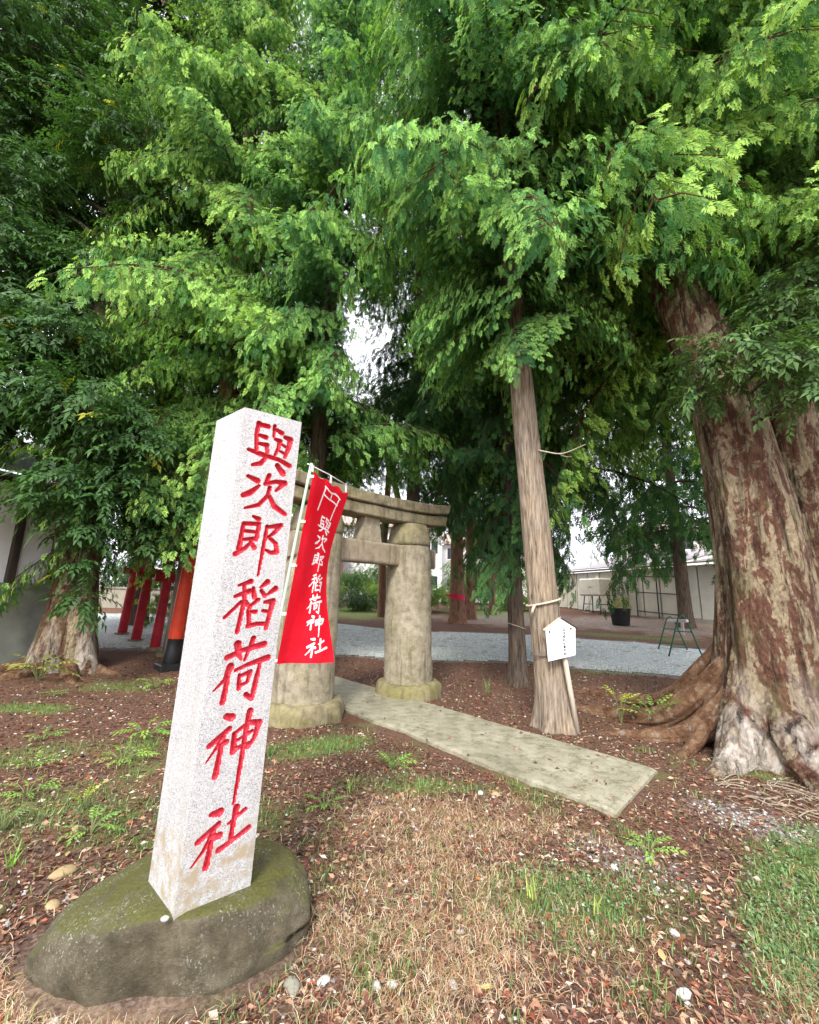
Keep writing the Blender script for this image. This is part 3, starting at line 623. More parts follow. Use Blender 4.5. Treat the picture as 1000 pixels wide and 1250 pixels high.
def kite(base, d, L, wd, nrmz=0.0):
    """local leaflet in the (a, b) plane; 4 verts"""
    d = np.array(d, float); d /= np.linalg.norm(d); p = np.array([-d[1], d[0]]); b = np.array(base, float)
    return [(*b, 0), (*(b+d*L*.45+p*wd/2), nrmz), (*(b+d*L), -abs(nrmz)), (*(b+d*L*.45-p*wd/2), nrmz)]
def cypress_template(seed):
    r = random.Random(seed); V = []; tip = []
    n = 6
    for i in range(n):
        a = .08+.80*i/(n-1)
        for s in (-1, 1):
            aa = a+r.uniform(-.04, .04); L = (.42-.30*a)*r.uniform(.8, 1.2); ang = math.radians(48-14*a+r.uniform(-8, 8))
            d = (math.cos(ang), s*math.sin(ang)); V += kite((aa-.06, 0), d, L+.10, .10, r.uniform(-.02, .03)); tip += [.1+.3*a, .4+.2*a, .75+.25*a, .4+.2*a]
            if i < 4:   # forked sub-leaflet
                mid = (aa-.06+d[0]*L*.55, d[1]*L*.55); d2 = (math.cos(ang*.45), s*math.sin(ang*.35)); V += kite(mid, d2, L*.62, .075, .01); tip += [.4, .6, .9, .6]
    V += kite((0, 0), (1, 0), 1.0, .07, .01); tip += [0, .3, 1, .3]
    V = np.array(V); V[:, 2] -= .22*V[:, 0]**2 + .25*V[:, 1]**2
    F = np.arange(len(V)).reshape(-1, 4); return V, F, np.array(tip)
CT = [cypress_template(i) for i in range(4)]
def leaf_template(seed, n=9, L=.30, wd=.15, droop=.35):
    r = random.Random(seed); V = []; tip = []
    for i in range(n):
        a = .1+.85*i/(n-1); s = -1 if i % 2 else 1
        ang = math.radians(r.uniform(40, 62))*(1 if i < n-1 else .1); ll = L*r.uniform(.75, 1.1); d = np.array([math.cos(ang), s*math.sin(ang)]); p = np.array([-d[1], d[0]])
        b = np.array([a, 0]); h = r.uniform(.01, .03); tl = r.uniform(-.10, -.02)
        V += [(*b, 0), (*(b+d*ll*.42+p*wd/2), h), (*(b+d*ll), tl), (*(b+d*ll*.42-p*wd/2), h)]; tip += [r.uniform(0, 1)]*4
    V = np.array(V); V[:, 2] -= droop*V[:, 0]**2
    F = np.arange(len(V)).reshape(-1, 4); return V, F, np.array(tip)
LT = [leaf_template(10+i) for i in range(4)]
def stamp(templates, P, Ax, Up, Sc, colfn, rs):
    """instances of templates merged to arrays. Ax axis, Up approx normal"""
    Ax = Ax/np.linalg.norm(Ax, axis=1)[:, None]; Sd = np.cross(Up, Ax); Sd /= np.linalg.norm(Sd, axis=1)[:, None]+1e-9; Nn = np.cross(Ax, Sd)
    Vs = []; Fs = []; Cs = []; off = 0; which = rs.integers(0, len(templates), len(P))
    for k, (V, F, tip) in enumerate(templates):
        w_ = np.where(which == k)[0]
        if not len(w_): continue
        vv = P[w_, None] + Sc[w_, None, None]*(V[None, :, 0:1]*Ax[w_, None] + V[None, :, 1:2]*Sd[w_, None] + V[None, :, 2:3]*Nn[w_, None])
        Vs.append(vv.reshape(-1, 3)); Fs.append((F[None]+(np.arange(len(w_))*len(V))[:, None, None]+off).reshape(-1, 4)); off += len(w_)*len(V)
        Cs.append(colfn(np.broadcast_to(tip[None], (len(w_), len(V))), w_).reshape(-1, 3))
    return np.concatenate(Vs), np.concatenate(Fs), np.concatenate(Cs)
def lerpc(a, b, t): return np.array(a)*(1-t[..., None]) + np.array(b)*t[..., None]

def make_bough(seed, old, new, young, fans=170, size=.25, L=2.2, sec=17):
    """one drooping bough, 2.2 m long, growing along +x; fans of scale leaves on its side shoots"""
    rs = np.random.default_rng(seed); t = np.linspace(0, 1, 10); up = rs.uniform(.1, .3); dr_ = rs.uniform(.45, .75)
    path = np.stack([L*t, .10*L*math.sin(seed*2.1)*t**2, (up*t-dr_*t**2)*L], 1)
    out = np.array([1., 0, 0]); side = np.array([0, 1., 0]); P, A_, U_, S_, Y_ = [], [], [], [], []
    BV, BF, bo = [], [], 0
    def stick(pts, r_):
        nonlocal bo
        V, F = tube_arrays(pts, r_, 4, False); BV.append(V); BF.append(np.array(F)+bo); bo += len(V)
    stick(path, np.interp(t, [0, 1], [.03, .005]))
    for j in range(sec):
        tj = .10+.90*(j+rs.uniform(0, 1))/sec; sdn = 1 if j % 2 else -1
        p0 = np.array([np.interp(tj, t, path[:, k]) for k in range(3)]); l2 = (L*.36*(1.12-tj)+.20)*rs.uniform(.5, 1.35)
        tang = out+np.array([0, 0, up-2*dr_*tj]); d2 = tang/np.linalg.norm(tang)*.7+side*sdn*rs.uniform(.45, 1.0); d2 /= np.linalg.norm(d2)
        ns_ = int(max(4, fans/sec*(.35+l2/(.43*L)))); u = (np.arange(ns_)+rs.uniform(0, 1, ns_))/ns_
        fall = np.array([0, 0, -1.])
        stick(np.array([p0, p0+d2*l2*.5+fall*.1*l2, p0+d2*l2+fall*.5*l2]), np.array([.008, .005, .002]))
        pp = p0+d2*(u*l2)[:, None]+fall*(.5*l2*u**2)[:, None]+rs.normal(0, .045, (ns_, 3))
        dd = d2*.75+fall*(.45+.7*u)[:, None]+np.cross(d2, [0, 0, 1.])*(rs.choice([-1, 1], ns_)*rs.uniform(.1, .9, ns_))[:, None]+rs.normal(0, .2, (ns_, 3))
        hang = rs.uniform(0, 1, ns_) < .42      # some fans hang straight down below the shoot
        dd[hang] = fall*1.0+rs.normal(0, .25, (hang.sum(), 3)); pp[hang, 2] -= rs.uniform(.05, .28, hang.sum())
        P.append(pp); A_.append(dd); U_.append(np.array([0, 0, .65])+out*.85+rs.normal(0, .3, (ns_, 3))); S_.append(size*rs.uniform(.7, 1.2, ns_))
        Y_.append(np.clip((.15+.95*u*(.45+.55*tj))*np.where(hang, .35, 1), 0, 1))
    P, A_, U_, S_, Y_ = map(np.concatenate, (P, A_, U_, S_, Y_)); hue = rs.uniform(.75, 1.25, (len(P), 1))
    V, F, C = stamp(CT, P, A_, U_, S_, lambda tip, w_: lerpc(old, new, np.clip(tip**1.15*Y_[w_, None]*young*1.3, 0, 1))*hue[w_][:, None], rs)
    bv = np.concatenate(BV); V2 = np.vstack([V, bv]); C2 = np.vstack([C, np.tile((.11, .065, .035), (len(bv), 1))])
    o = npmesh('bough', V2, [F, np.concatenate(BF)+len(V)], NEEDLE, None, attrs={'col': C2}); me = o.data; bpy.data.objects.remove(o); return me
BL = {'bright': 3.3, 'green': 2.6, 'dark': 2.4}
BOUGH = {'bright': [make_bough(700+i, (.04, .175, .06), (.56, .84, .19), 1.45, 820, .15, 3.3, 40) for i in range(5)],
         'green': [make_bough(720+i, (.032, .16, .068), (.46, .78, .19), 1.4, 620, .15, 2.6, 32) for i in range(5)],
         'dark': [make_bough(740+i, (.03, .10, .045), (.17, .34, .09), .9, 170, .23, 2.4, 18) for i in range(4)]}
def cypress(name, label, ctrl, crown_z, top_z, blen, nb, seed, kind='green', bark=None, lowlen=1.0, ridge=.05, rn=64, full=.6, thin=(), extra=()):
    """ctrl = trunk (x,y,z,r) rows; boughs are copies that share their meshes"""
    rs = np.random.default_rng(seed); base = np.array(ctrl[0][:3], float); base[2] = float(terrain(base[0], base[1]))
    root = empty(name, base); tag(root, label, 'tree')
    trunk('trunk', ctrl, bark or CEDAR_BARK, root, base, n=rn, m=150, ridge=ridge, rough=.04, seed=seed, lobes=lambda T_, Z_: .16*np.exp(-np.clip(Z_-base[2], 0, 9)*3.5)*(1+1.0*np.cos(5*T_+seed)))
    tc_ = spline(ctrl, 200); zt = tc_[-1, 2]
    for z, a, L in extra:
        o = link('bough', BOUGH[kind][int(rs.integers(0, len(BOUGH[kind])))], root); o.location = (np.interp(z, tc_[:, 2], tc_[:, 0])-base[0], np.interp(z, tc_[:, 2], tc_[:, 1])-base[1], z-base[2]); o.scale = (L/BL[kind],)*3; o.rotation_euler = (0, 0, a)
    for i in range(nb):
        f = (i+.5)/nb; z = min(crown_z+(top_z-crown_z)*f, zt-.1); a = i*2.39996+seed+rs.uniform(-.4, .4)
        if any(z0 < z < z1 and abs((a-az+PI) % (2*PI)-PI) < hw and rs.uniform() < pr for z0, z1, az, hw, pr in thin): continue
        L = blen*(lowlen+(1-lowlen)*min(1, f*5))*(1 if f < full else 1-.75*(f-full)/(1-full))*rs.uniform(.75, 1.15)
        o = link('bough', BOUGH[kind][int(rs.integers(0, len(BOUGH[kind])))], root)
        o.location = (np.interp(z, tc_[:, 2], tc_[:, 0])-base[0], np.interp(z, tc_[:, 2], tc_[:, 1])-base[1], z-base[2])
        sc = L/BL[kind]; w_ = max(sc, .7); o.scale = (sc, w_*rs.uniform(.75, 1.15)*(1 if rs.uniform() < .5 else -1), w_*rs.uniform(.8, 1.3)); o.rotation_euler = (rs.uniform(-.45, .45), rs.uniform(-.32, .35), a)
    return root

cypress('cypress_tree', 'middle cypress with bare grey-brown trunk, rope round it and sign leaning on it',
    [(1.80, 5.46, -.12, .225), (1.78, 5.44, .5, .19), (1.68, 5.42, 2, .178), (1.5, 5.38, 4.5, .150), (1.38, 5.4, 7, .13), (1.3, 5.5, 11, .09), (1.25, 5.6, 17, .03)],
    5.15, 16.5, 2.5, 135, 11, 'green', lowlen=.42, ridge=.09, extra=[(6.5, -.22, 2.7), (6.2, -.48, 2.5), (7.0, -.1, 2.9), (7.3, -.55, 2.7), (7.6, -.3, 3.0)])
cypress('cypress_tree', 'dark slender cypress trunk standing just behind the roped trunk, low drooping boughs',
    [(2.02, 7.9, -.12, .19), (2.0, 7.9, .5, .15), (1.95, 7.9, 3, .13), (1.9, 7.9, 7, .1), (1.8, 8, 13, .03)],
    2.35, 12.5, 1.55, 80, 23, 'dark', bark=CEDAR_DARK, lowlen=.7)
cypress('cypress_tree', 'leafy cypress whose trunk rises behind the red banner and stone gate',
    [(-2.0, 8.2, -.1, .24), (-1.95, 8.2, .6, .2), (-1.9, 8.2, 4, .17), (-1.85, 8.2, 9, .14), (-1.8, 8.3, 15, .1), (-1.8, 8.3, 20, .03)],
    4.4, 19.5, 2.5, 130, 37, 'green', bark=CEDAR_DARK, thin=[(5.8, 8.8, -.1, 1.0, .9), (11, 13, .3, 1.0, .7)])
cypress('cypress_tree', 'bright green cypress spreading over the top of the tall white pillar',
    [(-4.15, 8.9, -.1, .28), (-4.1, 8.9, .6, .23), (-4.15, 8.9, 4, .2), (-4.3, 8.9, 9, .17), (-4.5, 9, 15, .12), (-4.6, 9, 21, .03)],
    3.2, 20.5, 3.2, 165, 41, 'bright', bark=PINE_BARK, thin=[(8.5, 10.2, -1.2, .8, .6), (12.5, 14.5, 2.6, .9, .8)])
cypress('cypress_tree', 'yellow-green drooping cypress behind the big mottled trunk at upper right',
    [(5.7, 7.0, -.1, .3), (5.65, 7.0, .8, .25), (5.3, 6.85, 5, .2), (4.8, 6.7, 11, .14), (4.6, 6.7, 19, .03)],
    5.7, 18.5, 4.0, 175, 53, 'bright', bark=CEDAR_BARK, thin=[(5.6, 6.7, -1.9, .7, 1)])
cypress('cypress_tree', 'tall cypress deep in the grove at upper left with dark trunk',
    [(-7.6, 12.2, .2, .3), (-7.6, 12.2, 4, .24), (-7.7, 12.2, 10, .17), (-7.8, 12.2, 24, .03)],
    4.5, 23.5, 3.4, 110, 67, 'dark', bark=CEDAR_DARK, rn=32)
cypress('cypress_tree', 'cypress with a red ribbon round its reddish trunk across the drive',
    [(1.8, 15.5, .45, .34), (1.8, 15.5, 1.1, .27), (1.78, 15.5, 4, .22), (1.75, 15.5, 9, .15), (1.7, 15.5, 17, .03)],
    4.6, 16.5, 2.7, 80, 71, 'dark', bark=PINE_BARK, rn=32)
cypress('cypress_tree', 'plain reddish trunked cypress just right of the ribboned one across the drive',
    [(2.55, 17.3, .5, .26), (2.55, 17.3, 1.2, .2), (2.55, 17.3, 5, .17), (2.5, 17.3, 14, .03)],
    5.2, 13.5, 2.3, 55, 79, 'dark', bark=PINE_BARK, rn=24)
cypress('cypress_tree', 'thin trunked cypress with weeping branches in front of the white shed wall',
    [(9.6, 14.9, .5, .27), (9.6, 14.9, 1.2, .22), (9.55, 14.9, 5, .18), (9.4, 14.9, 14, .03)],
    3.7, 13, 3.4, 56, 83, 'dark', bark=CEDAR_DARK, rn=32, thin=[(5.5, 9.5, 2.9, 1.0, .55)])
cypress('cypress_tree', 'dark cypress half hidden behind the middle cypress, branches reaching towards the shed',
    [(3.42, 10.4, .0, .2), (3.42, 10.4, 3, .14), (3.4, 10.4, 7, .12), (3.4, 10.4, 14, .03)],
    4.3, 13.5, 3.0, 78, 89, 'dark', bark=CEDAR_DARK, rn=32, thin=[(5.6, 8.4, -.3, .9, .5)])
cypress('cypress_tree', 'tall dark cypress filling the gap behind the centre of the grove',
    [(.1, 12.2, .2, .26), (.1, 12.2, 4, .2), (.1, 12.2, 8, .15), (.1, 12.2, 20, .03)],
    6.0, 19.5, 2.6, 84, 97, 'dark', bark=CEDAR_DARK, rn=32, thin=[(8.6, 11.8, 2.9, 1.3, .7), (14.5, 17, 3.1, 1.5, .6)])

# ------------------------------------------------ broadleaf trees
def leaf_clumps(name, clumps, parent, origin, seed, dens=520, size=.30, old=(.03, .085, .03), new=(.10, .22, .05), yellow=0):
    rs = np.random.default_rng(seed); P = []; A_ = []; U_ = []; S_ = []; Y_ = []
    for (x, y, z, r) in clumps:
        n = int(dens*r**2+12); v = rs.normal(0, 1, (n, 3)); v /= np.linalg.norm(v, axis=1)[:, None]; rad = r*rs.uniform(.25, 1.1, n)**.6
        # layered shelves: flatten
        lay = np.round(v[:, 2]*rad/(.28))*.28; zz = np.where(rs.uniform(0, 1, n) < .7, lay+rs.normal(0, .05, n), v[:, 2]*rad)
        p = np.stack([x+v[:, 0]*rad*1.15, y+v[:, 1]*rad*1.0, z+zz*.85], 1)
        out = v.copy(); out[:, 2] = 0; out /= np.linalg.norm(out, axis=1)[:, None]+1e-6
        P.append(p); A_.append(out*.9+rs.normal(0, .35, (n, 3))+np.array([0, 0, -.25])); U_.append(np.array([0, 0, 1.])+out*.35+rs.normal(0, .25, (n, 3))); S_.append(size*rs.uniform(.7, 1.25, n)); Y_.append(rs.uniform(0, 1, n))
    P, A_, U_, S_, Y_ = map(np.concatenate, (P, A_, U_, S_, Y_))
    hue = rs.uniform(.7, 1.3, (len(P), 1))
    def col(tip, w_):
        c = lerpc(old, new, np.clip(tip*.6+Y_[w_, None]*.5, 0, 1)*.8)*hue[w_][:, None]
        if yellow:
            yl = (Y_[w_] > 1-yellow)[:, None, None]; c = np.where(yl, np.array([.42, .42, .04])*(.6+.6*tip[..., None]), c)
        return c
    V, F, C = stamp(LT, P, A_, U_, S_, col, rs)
    o = npmesh(name, V-np.array(origin), F, LEAF, parent, attrs={'col': C}); o['kind'] = 'stuff'; return o

# left tree: big old trunk with a broad dark crown
o_ = np.array([-6.0, 8.0, 0.06]); t1 = empty('broadleaf_tree', o_); tag(t1, 'massive flaky-barked broadleaf tree at the left by the storehouse, leafy twigs hanging low', 'tree')
lob = lambda T_, Z_: .22*np.exp(-np.clip(Z_, 0, 9)*1.6)*(np.cos(3*T_+1.)+.7*np.cos(5*T_+2.2)) + .05*np.cos(4*T_+.5+Z_*.2)
trunk('trunk', [(-6.12, 8.0, -.25, .70), (-6.12, 8.0, .15, .57), (-6.14, 8.0, .7, .46), (-6.22, 8.05, 1.6, .38), (-6.5, 8.1, 3.2, .35), (-6.9, 8.3, 5, .37), (-7.0, 8.8, 8.5, .32), (-7.5, 9.4, 13, .24), (-8, 9.6, 18, .05)], ZELK, t1, o_, n=110, m=260, rough=.09, seed=5, lobes=lob)
trunk('limb', [(-7.45, 9.35, 12.6, .24), (-8.1, 9.6, 14.5, .23), (-9.6, 9.5, 16.3, .22), (-11.3, 9.4, 18.7, .2), (-13, 9.4, 21, .05)], CEDAR_DARK, t1, o_, n=24, m=40, seed=6)
for c in ([(-6.12, 7.95, .4, .06), (-6.2, 7.5, .14, .13), (-6.35, 7.0, .02, .10), (-6.7, 6.6, -.03, .06), (-7.0, 6.3, -.1, .03)], [(-5.95, 7.9, .4, .06), (-5.68, 7.55, .12, .12), (-5.35, 7.2, .0, .08), (-5.1, 7.0, -.1, .04)], [(-6.3, 7.95, .4, .06), (-6.62, 7.7, .14, .13), (-7.1, 7.2, .0, .09), (-7.5, 6.8, -.1, .04)], [(-5.95, 8.0, .35, .05), (-5.55, 7.92, .10, .10), (-5.0, 7.75, .0, .07), (-4.6, 7.5, -.1, .03)]):
    trunk('root', c, ROOT, t1, o_, n=32, m=60, seed=8, rough=.2, ridge=.12, vs=.7)
L1 = [(-7.34,7.00,6.18,0.90),(-6.22,7.00,5.87,0.80),(-6.53,6.60,4.69,0.80),(-5.38,6.60,4.42,0.70),(-4.61,6.80,3.94,0.65),(-5.38,6.40,3.10,0.50),(-4.75,6.80,3.08,0.55),(-4.13,7.20,2.91,0.50),(-5.03,6.60,2.45,0.28),(-4.34,7.20,2.40,0.32),(-5.12,6.60,1.84,0.14),(-4.96,6.60,1.35,0.14),(-3.87,7.60,2.69,0.35),(-8.85,8.00,8.22,1.10),(-7.26,8.50,8.28,1.00),(-10.25,9.00,11.47,1.30),(-8.75,9.50,11.56,1.20),(-11.82,10.00,15.81,1.50),(-8.93,11.00,17.03,1.60),(-11.98,11.00,20.49,1.60),(-8.00,11.00,20.25,1.50),(-10.48,8.00,14.98,1.30),(-6.06,9.00,9.88,1.10),(-6.89,8.00,11.58,1.00),(-7.6,6.4,4.2,.8),(-8.4,6.9,5.4,.9),(-9.6,8.4,10.4,1.3),(-9.2,7.8,8.6,1.2),(-10.5,9.0,13.4,1.5),(-9.0,9.2,13.6,1.4),(-10.2,9.4,16.6,1.6),(-8.2,9.8,15.2,1.4),(-10.5,10.4,18.6,1.7),(-9.4,11,20.6,1.7),(-12.5,9.2,18.2,1.6)]
leaf_clumps('crown', L1, t1, o_, 5, dens=640, size=.36, yellow=.008)
brl = MB()
for (x, y, z, r) in L1:
    tx = np.interp(z-.3*r-1.0, [0, 3.2, 5, 8.5, 13, 18], [-6, -6.5, -6.9, -7, -7.5, -8]); ty = np.interp(z-1, [0, 5, 8.5, 18], [8, 8.3, 8.8, 9.6])
    z0_ = max(z-1.2 if z > 4 else z+.6, 2.2); a0 = np.array([tx, ty, z0_]); b_ = np.array([x, y, z]); mid = (a0+b_)/2+np.array([0, 0, .45]); pts = spline([a0, mid, b_], 8); brl.tube(pts, np.linspace(.07, .012, 8), 6, False)
    for q in range(5):
        a = q*1.26+x; e = b_+np.array([math.cos(a)*r, math.sin(a)*r, -.3*r]); brl.tube([b_, (b_+e)/2+[0, 0, .1*r], e], [.012, .009, .004], 4, False)
o = brl.build('branches', CEDAR_DARK, t1); o.location = -Vector(o_); o['kind'] = 'stuff'

# right tree: huge mottled trunk, cropped by the frame
o_ = np.array([3.95, 4.8, 0.0]); t2 = empty('broadleaf_tree', o_); tag(t2, 'huge mottled red-and-tan barked tree at the right edge with spreading roots', 'tree')
def lob2(T_, Z_):
    e = np.exp(-np.clip(Z_, 0, 9)*2.0); return e*(.30*np.clip(np.cos(T_*3+.6), -.3, 1)+.22*np.cos(5*T_+1.9)+.1*np.cos(9*T_)) + .06*np.cos(3*T_+1)+.05*np.cos(5*T_+Z_*.5)
trunk('trunk', [(3.98, 4.80, -.3, .86), (3.98, 4.80, 0, .72), (3.98, 4.8, .35, .60), (3.99, 4.8, .9, .49), (4.0, 4.8, 1.85, .43), (3.96, 4.8, 2.8, .385), (3.88, 4.8, 3.6, .345), (3.76, 4.8, 4.3, .32), (3.60, 4.9, 5.1, .30), (3.35, 5.3, 7, .24), (3.2, 6.0, 10, .15), (3.2, 6.6, 13, .04)], ZELK, t2, o_, n=190, m=420, rough=.11, ridge=.05, seed=15, lobes=lob2)
trunk('second_trunk', [(4.75, 5.05, -.3, .62), (4.78, 5.0, .2, .52), (4.9, 5.1, 1.2, .38), (5.0, 5.15, 2.4, .31), (5.0, 5.2, 3.7, .28), (4.9, 5.3, 4.8, .28), (5.2, 6.2, 7, .22), (5.6, 7.0, 11, .05)], ZELK, t2, o_, n=110, m=220, rough=.11, ridge=.05, seed=19, lobes=lob2)
rootsR = [[(3.7, 4.95, .95, .10), (3.48, 5.2, .52, .14), (3.2, 5.5, .15, .13), (2.9, 5.85, .03, .11), (2.55, 6.2, .0, .085), (2.1, 6.4, -.05, .06), (1.7, 6.45, -.1, .03)],
    [(3.7, 4.75, .85, .10), (3.45, 4.85, .40, .15), (3.15, 5.0, .09, .13), (2.8, 5.12, .01, .09), (2.4, 5.3, -.03, .06), (2.05, 5.2, -.08, .03)],
    [(3.85, 5.1, 1.2, .08), (3.66, 5.5, .65, .12), (3.55, 6.0, .25, .12), (3.4, 6.7, .05, .09), (3.1, 7.3, .0, .07), (2.7, 7.7, -.05, .04), (2.2, 8.0, -.1, .03)],
    [(3.75, 5.2, .8, .07), (3.4, 5.0, .35, .08), (3.0, 4.75, .05, .06), (2.7, 4.6, -.06, .03)],
    [(3.85, 4.7, .9, .12), (3.7, 4.38, .4, .17), (3.62, 4.1, .10, .17), (3.5, 3.85, -.02, .12), (3.3, 3.6, -.14, .05)],
    [(3.72, 4.8, 1.15, .10), (3.48, 4.62, .5, .17), (3.22, 4.42, .14, .16), (2.95, 4.25, .0, .10), (2.6, 4.12, -.1, .04)],
    [(4.2, 4.6, .8, .15), (4.35, 4.25, .3, .17), (4.5, 3.85, .0, .13), (4.7, 3.55, -.12, .05)]]
for i, c in enumerate(rootsR):
    trunk('root', c, ZELK if i >= 4 else ROOT, t2, o_, n=56, m=130, seed=20+i, rough=.20, ridge=.22, vs=.9)
R1 = [(3.19,4.20,4.12,0.26),(3.40,4.00,4.10,0.28),(3.64,3.90,3.95,0.28),(3.97,3.90,3.96,0.32),(4.00,3.90,3.60,0.26),(4.29,4.30,4.84,0.40),(4.54,4.20,5.19,0.40),(4.35,4.60,5.0,0.35),(5.01,4.60,6.15,0.45),(5.64,5.00,7.39,0.60),(7.32,6.50,13.21,1.00),(7.15,6.00,10.93,0.90),(6.88,7.00,13.37,1.00),(3.14,4.30,3.82,0.16),(4.5,4.0,4.3,.35),(6.4,5.6,9.2,.8),(5.6,5.2,8.4,.6)]
leaf_clumps('crown', R1, t2, o_, 9, dens=480, size=.27, old=(.04, .10, .04), new=(.17, .30, .08))
brl = MB()
for (x, y, z, r) in R1:
    a0 = np.array([np.interp(z-.3, [3, 5, 8, 13], [4.0, 3.75, 3.25, 3.2]) if x < 4.2 else 4.95, 4.95, max(z-.3, 3.2)]); b_ = np.array([x, y, z]); pts = spline([a0, (a0+b_)/2+np.array([0, 0, .15]), b_], 8); brl.tube(pts, np.linspace(.03, .008, 8), 6, False)
    for q in range(4):
        a = q*1.57+x; e = b_+np.array([math.cos(a)*r, math.sin(a)*r, -.2*r]); brl.tube([b_, (b_+e)/2+[0, 0, .08*r], e], [.008, .006, .003], 4, False)
o = brl.build('branches', CEDAR_DARK, t2); o.location = -Vector(o_); o['kind'] = 'stuff'

# pines far behind the gate
def pine(ctrl, label, crown, seed, name='pine_tree'):
    b = np.array(ctrl[0][:3], float); r_ = empty(name, b); tag(r_, label, 'tree')
    trunk('trunk', ctrl, PINE_BARK, r_, b, n=20, m=60, seed=seed, rough=.08); leaf_clumps('crown', crown, r_, b, seed, dens=150, size=.42, old=(.06, .12, .04), new=(.2, .28, .1)); return r_
pine([(-1.0, 17.5, .6, .2), (-1.05, 17.5, 3, .15), (-.95, 17.5, 6, .13), (-.9, 17.5, 9, .06)], 'straight slim red pine behind the gate lintel', [(-1.9, 17, 8.2, 1.1), (-.8, 17.5, 9.4, 1.3), (-2.6, 17.5, 6.9, .8)], 101)
pine([(-.45, 18.2, .6, .2), (-.55, 18.2, 3, .17), (-.4, 18.2, 5, .15), (-.8, 18.2, 7, .12), (-1.1, 18.2, 10, .06)], 'bent slim red pine leaning beside the straight one behind the lintel', [(-1.6, 18.2, 10.2, 1.3), (-.3, 18.6, 10.8, 1.2)], 103)
pine([(-2.9, 16.0, .6, .16), (-2.9, 16, 2.5, .12), (-3.0, 16, 5, .1), (-3.1, 16, 8, .05)], 'thin dark pine seen between the banner and the gate pillar', [(-3.2, 16, 7.2, 1.2), (-3.8, 16.2, 6, 1.0), (-2.3, 16, 6.6, .8)], 107)
# short cut stump-like trunk among the far trees
pine([(3.9, 19.6, .7, .2), (3.85, 19.6, 1.3, .15), (3.9, 19.6, 3, .12), (3.9, 19.6, 5.5, .05)], 'small garden tree right of the ribboned cypress', [(3.9, 19.6, 4.8, 1.1), (4.5, 19.4, 4.0, .8), (3.3, 19.6, 4.2, .7)], 109, 'garden_tree')

# shrubs at the back
def bush(x, y, rx, rz, label, seed, new=(.2, .36, .06), old=(.06, .14, .03), size=.3, dens=300):
    z = float(terrain(x, y)); b = np.array([x, y, z]); r_ = empty('shrub', b); tag(r_, label, 'shrub')
    rs = np.random.default_rng(seed); cl = []
    for i in range(6): a = i*1.05; cl.append((x+math.cos(a)*rx*.5*rs.uniform(.5, 1.1), y+math.sin(a)*rx*.4, z+rz*rs.uniform(.3, .65), rx*.42))
    leaf_clumps('foliage', cl, r_, b, seed, dens=dens, size=size, old=old, new=new)
    mb = MB()
    for i in range(7): a = i*.9; mb.tube([(x, y, z-.05), (x+math.cos(a)*rx*.25, y+math.sin(a)*rx*.2, z+rz*.35), (x+math.cos(a)*rx*.5, y+math.sin(a)*rx*.4, z+rz*.7)], [.03, .02, .01], 5, False)
    o = mb.build('stems', CEDAR_DARK, r_); o.location = -Vector(b)
bush(1.0, 20.5, 1.3, 1.6, 'bright yellow-green shrub right of the stone gate pillar', 201, new=(.34, .5, .09), old=(.1, .22, .04))
bush(2.9, 22.5, 1.4, 1.9, 'leafy green shrub behind the ribboned trunk', 202, new=(.24, .4, .08))
bush(-2.2, 20.0, 1.0, 1.2, 'low dark green shrub under the pines left of the pillar', 203, new=(.1, .2, .06), old=(.03, .07, .025))
bush(-4.6, 21.5, 1.6, 1.4, 'wide yellow-green shrub seen past the red banner', 204, new=(.34, .46, .09), old=(.1, .2, .04))
bush(5.6, 22.5, 1.3, 1.5, 'pale green shrub at the left end of the shed', 205, new=(.3, .42, .1), old=(.09, .18, .05))
bush(-1.2, 22.5, 1.5, 1.5, 'round yellow-green shrub between the gate pillars, in front of the white house', 209, new=(.4, .56, .1), old=(.13, .26, .05))
bush(-3.0, 23.5, 1.4, 2.6, 'upright green shrub beside the brick outbuilding', 210, new=(.22, .38, .1), old=(.07, .15, .05))
bush(-13.0, 21.0, 2.2, 1.9, 'dark hedge shrub behind the red posts', 206, new=(.1, .2, .06), old=(.03, .07, .025))
bush(-.4, 27.0, 2.5, 3.6, 'tall green shrub mass in front of the far houses', 207, new=(.2, .34, .1), old=(.06, .12, .04), size=.45, dens=200)
bush(5.2, 28.5, 2.8, 3.4, 'tall pale shrub mass behind the shed end', 208, new=(.26, .38, .12), old=(.08, .15, .05), size=.45, dens=200)

# ================================================================== BUILDINGS
def wallbox(name, p0, p1, z0, z1, th_, m_, parent, org):
    p0 = np.array(p0, float); p1 = np.array(p1, float); d = p1-p0; L = np.linalg.norm(d); a = math.atan2(d[1], d[0]); c = (p0+p1)/2
    return MB().box((c[0]-org[0], c[1]-org[1], (z0+z1)/2-org[2]), (L/2, th_/2, (z1-z0)/2), a, bev=.004).build(name, m_, parent)
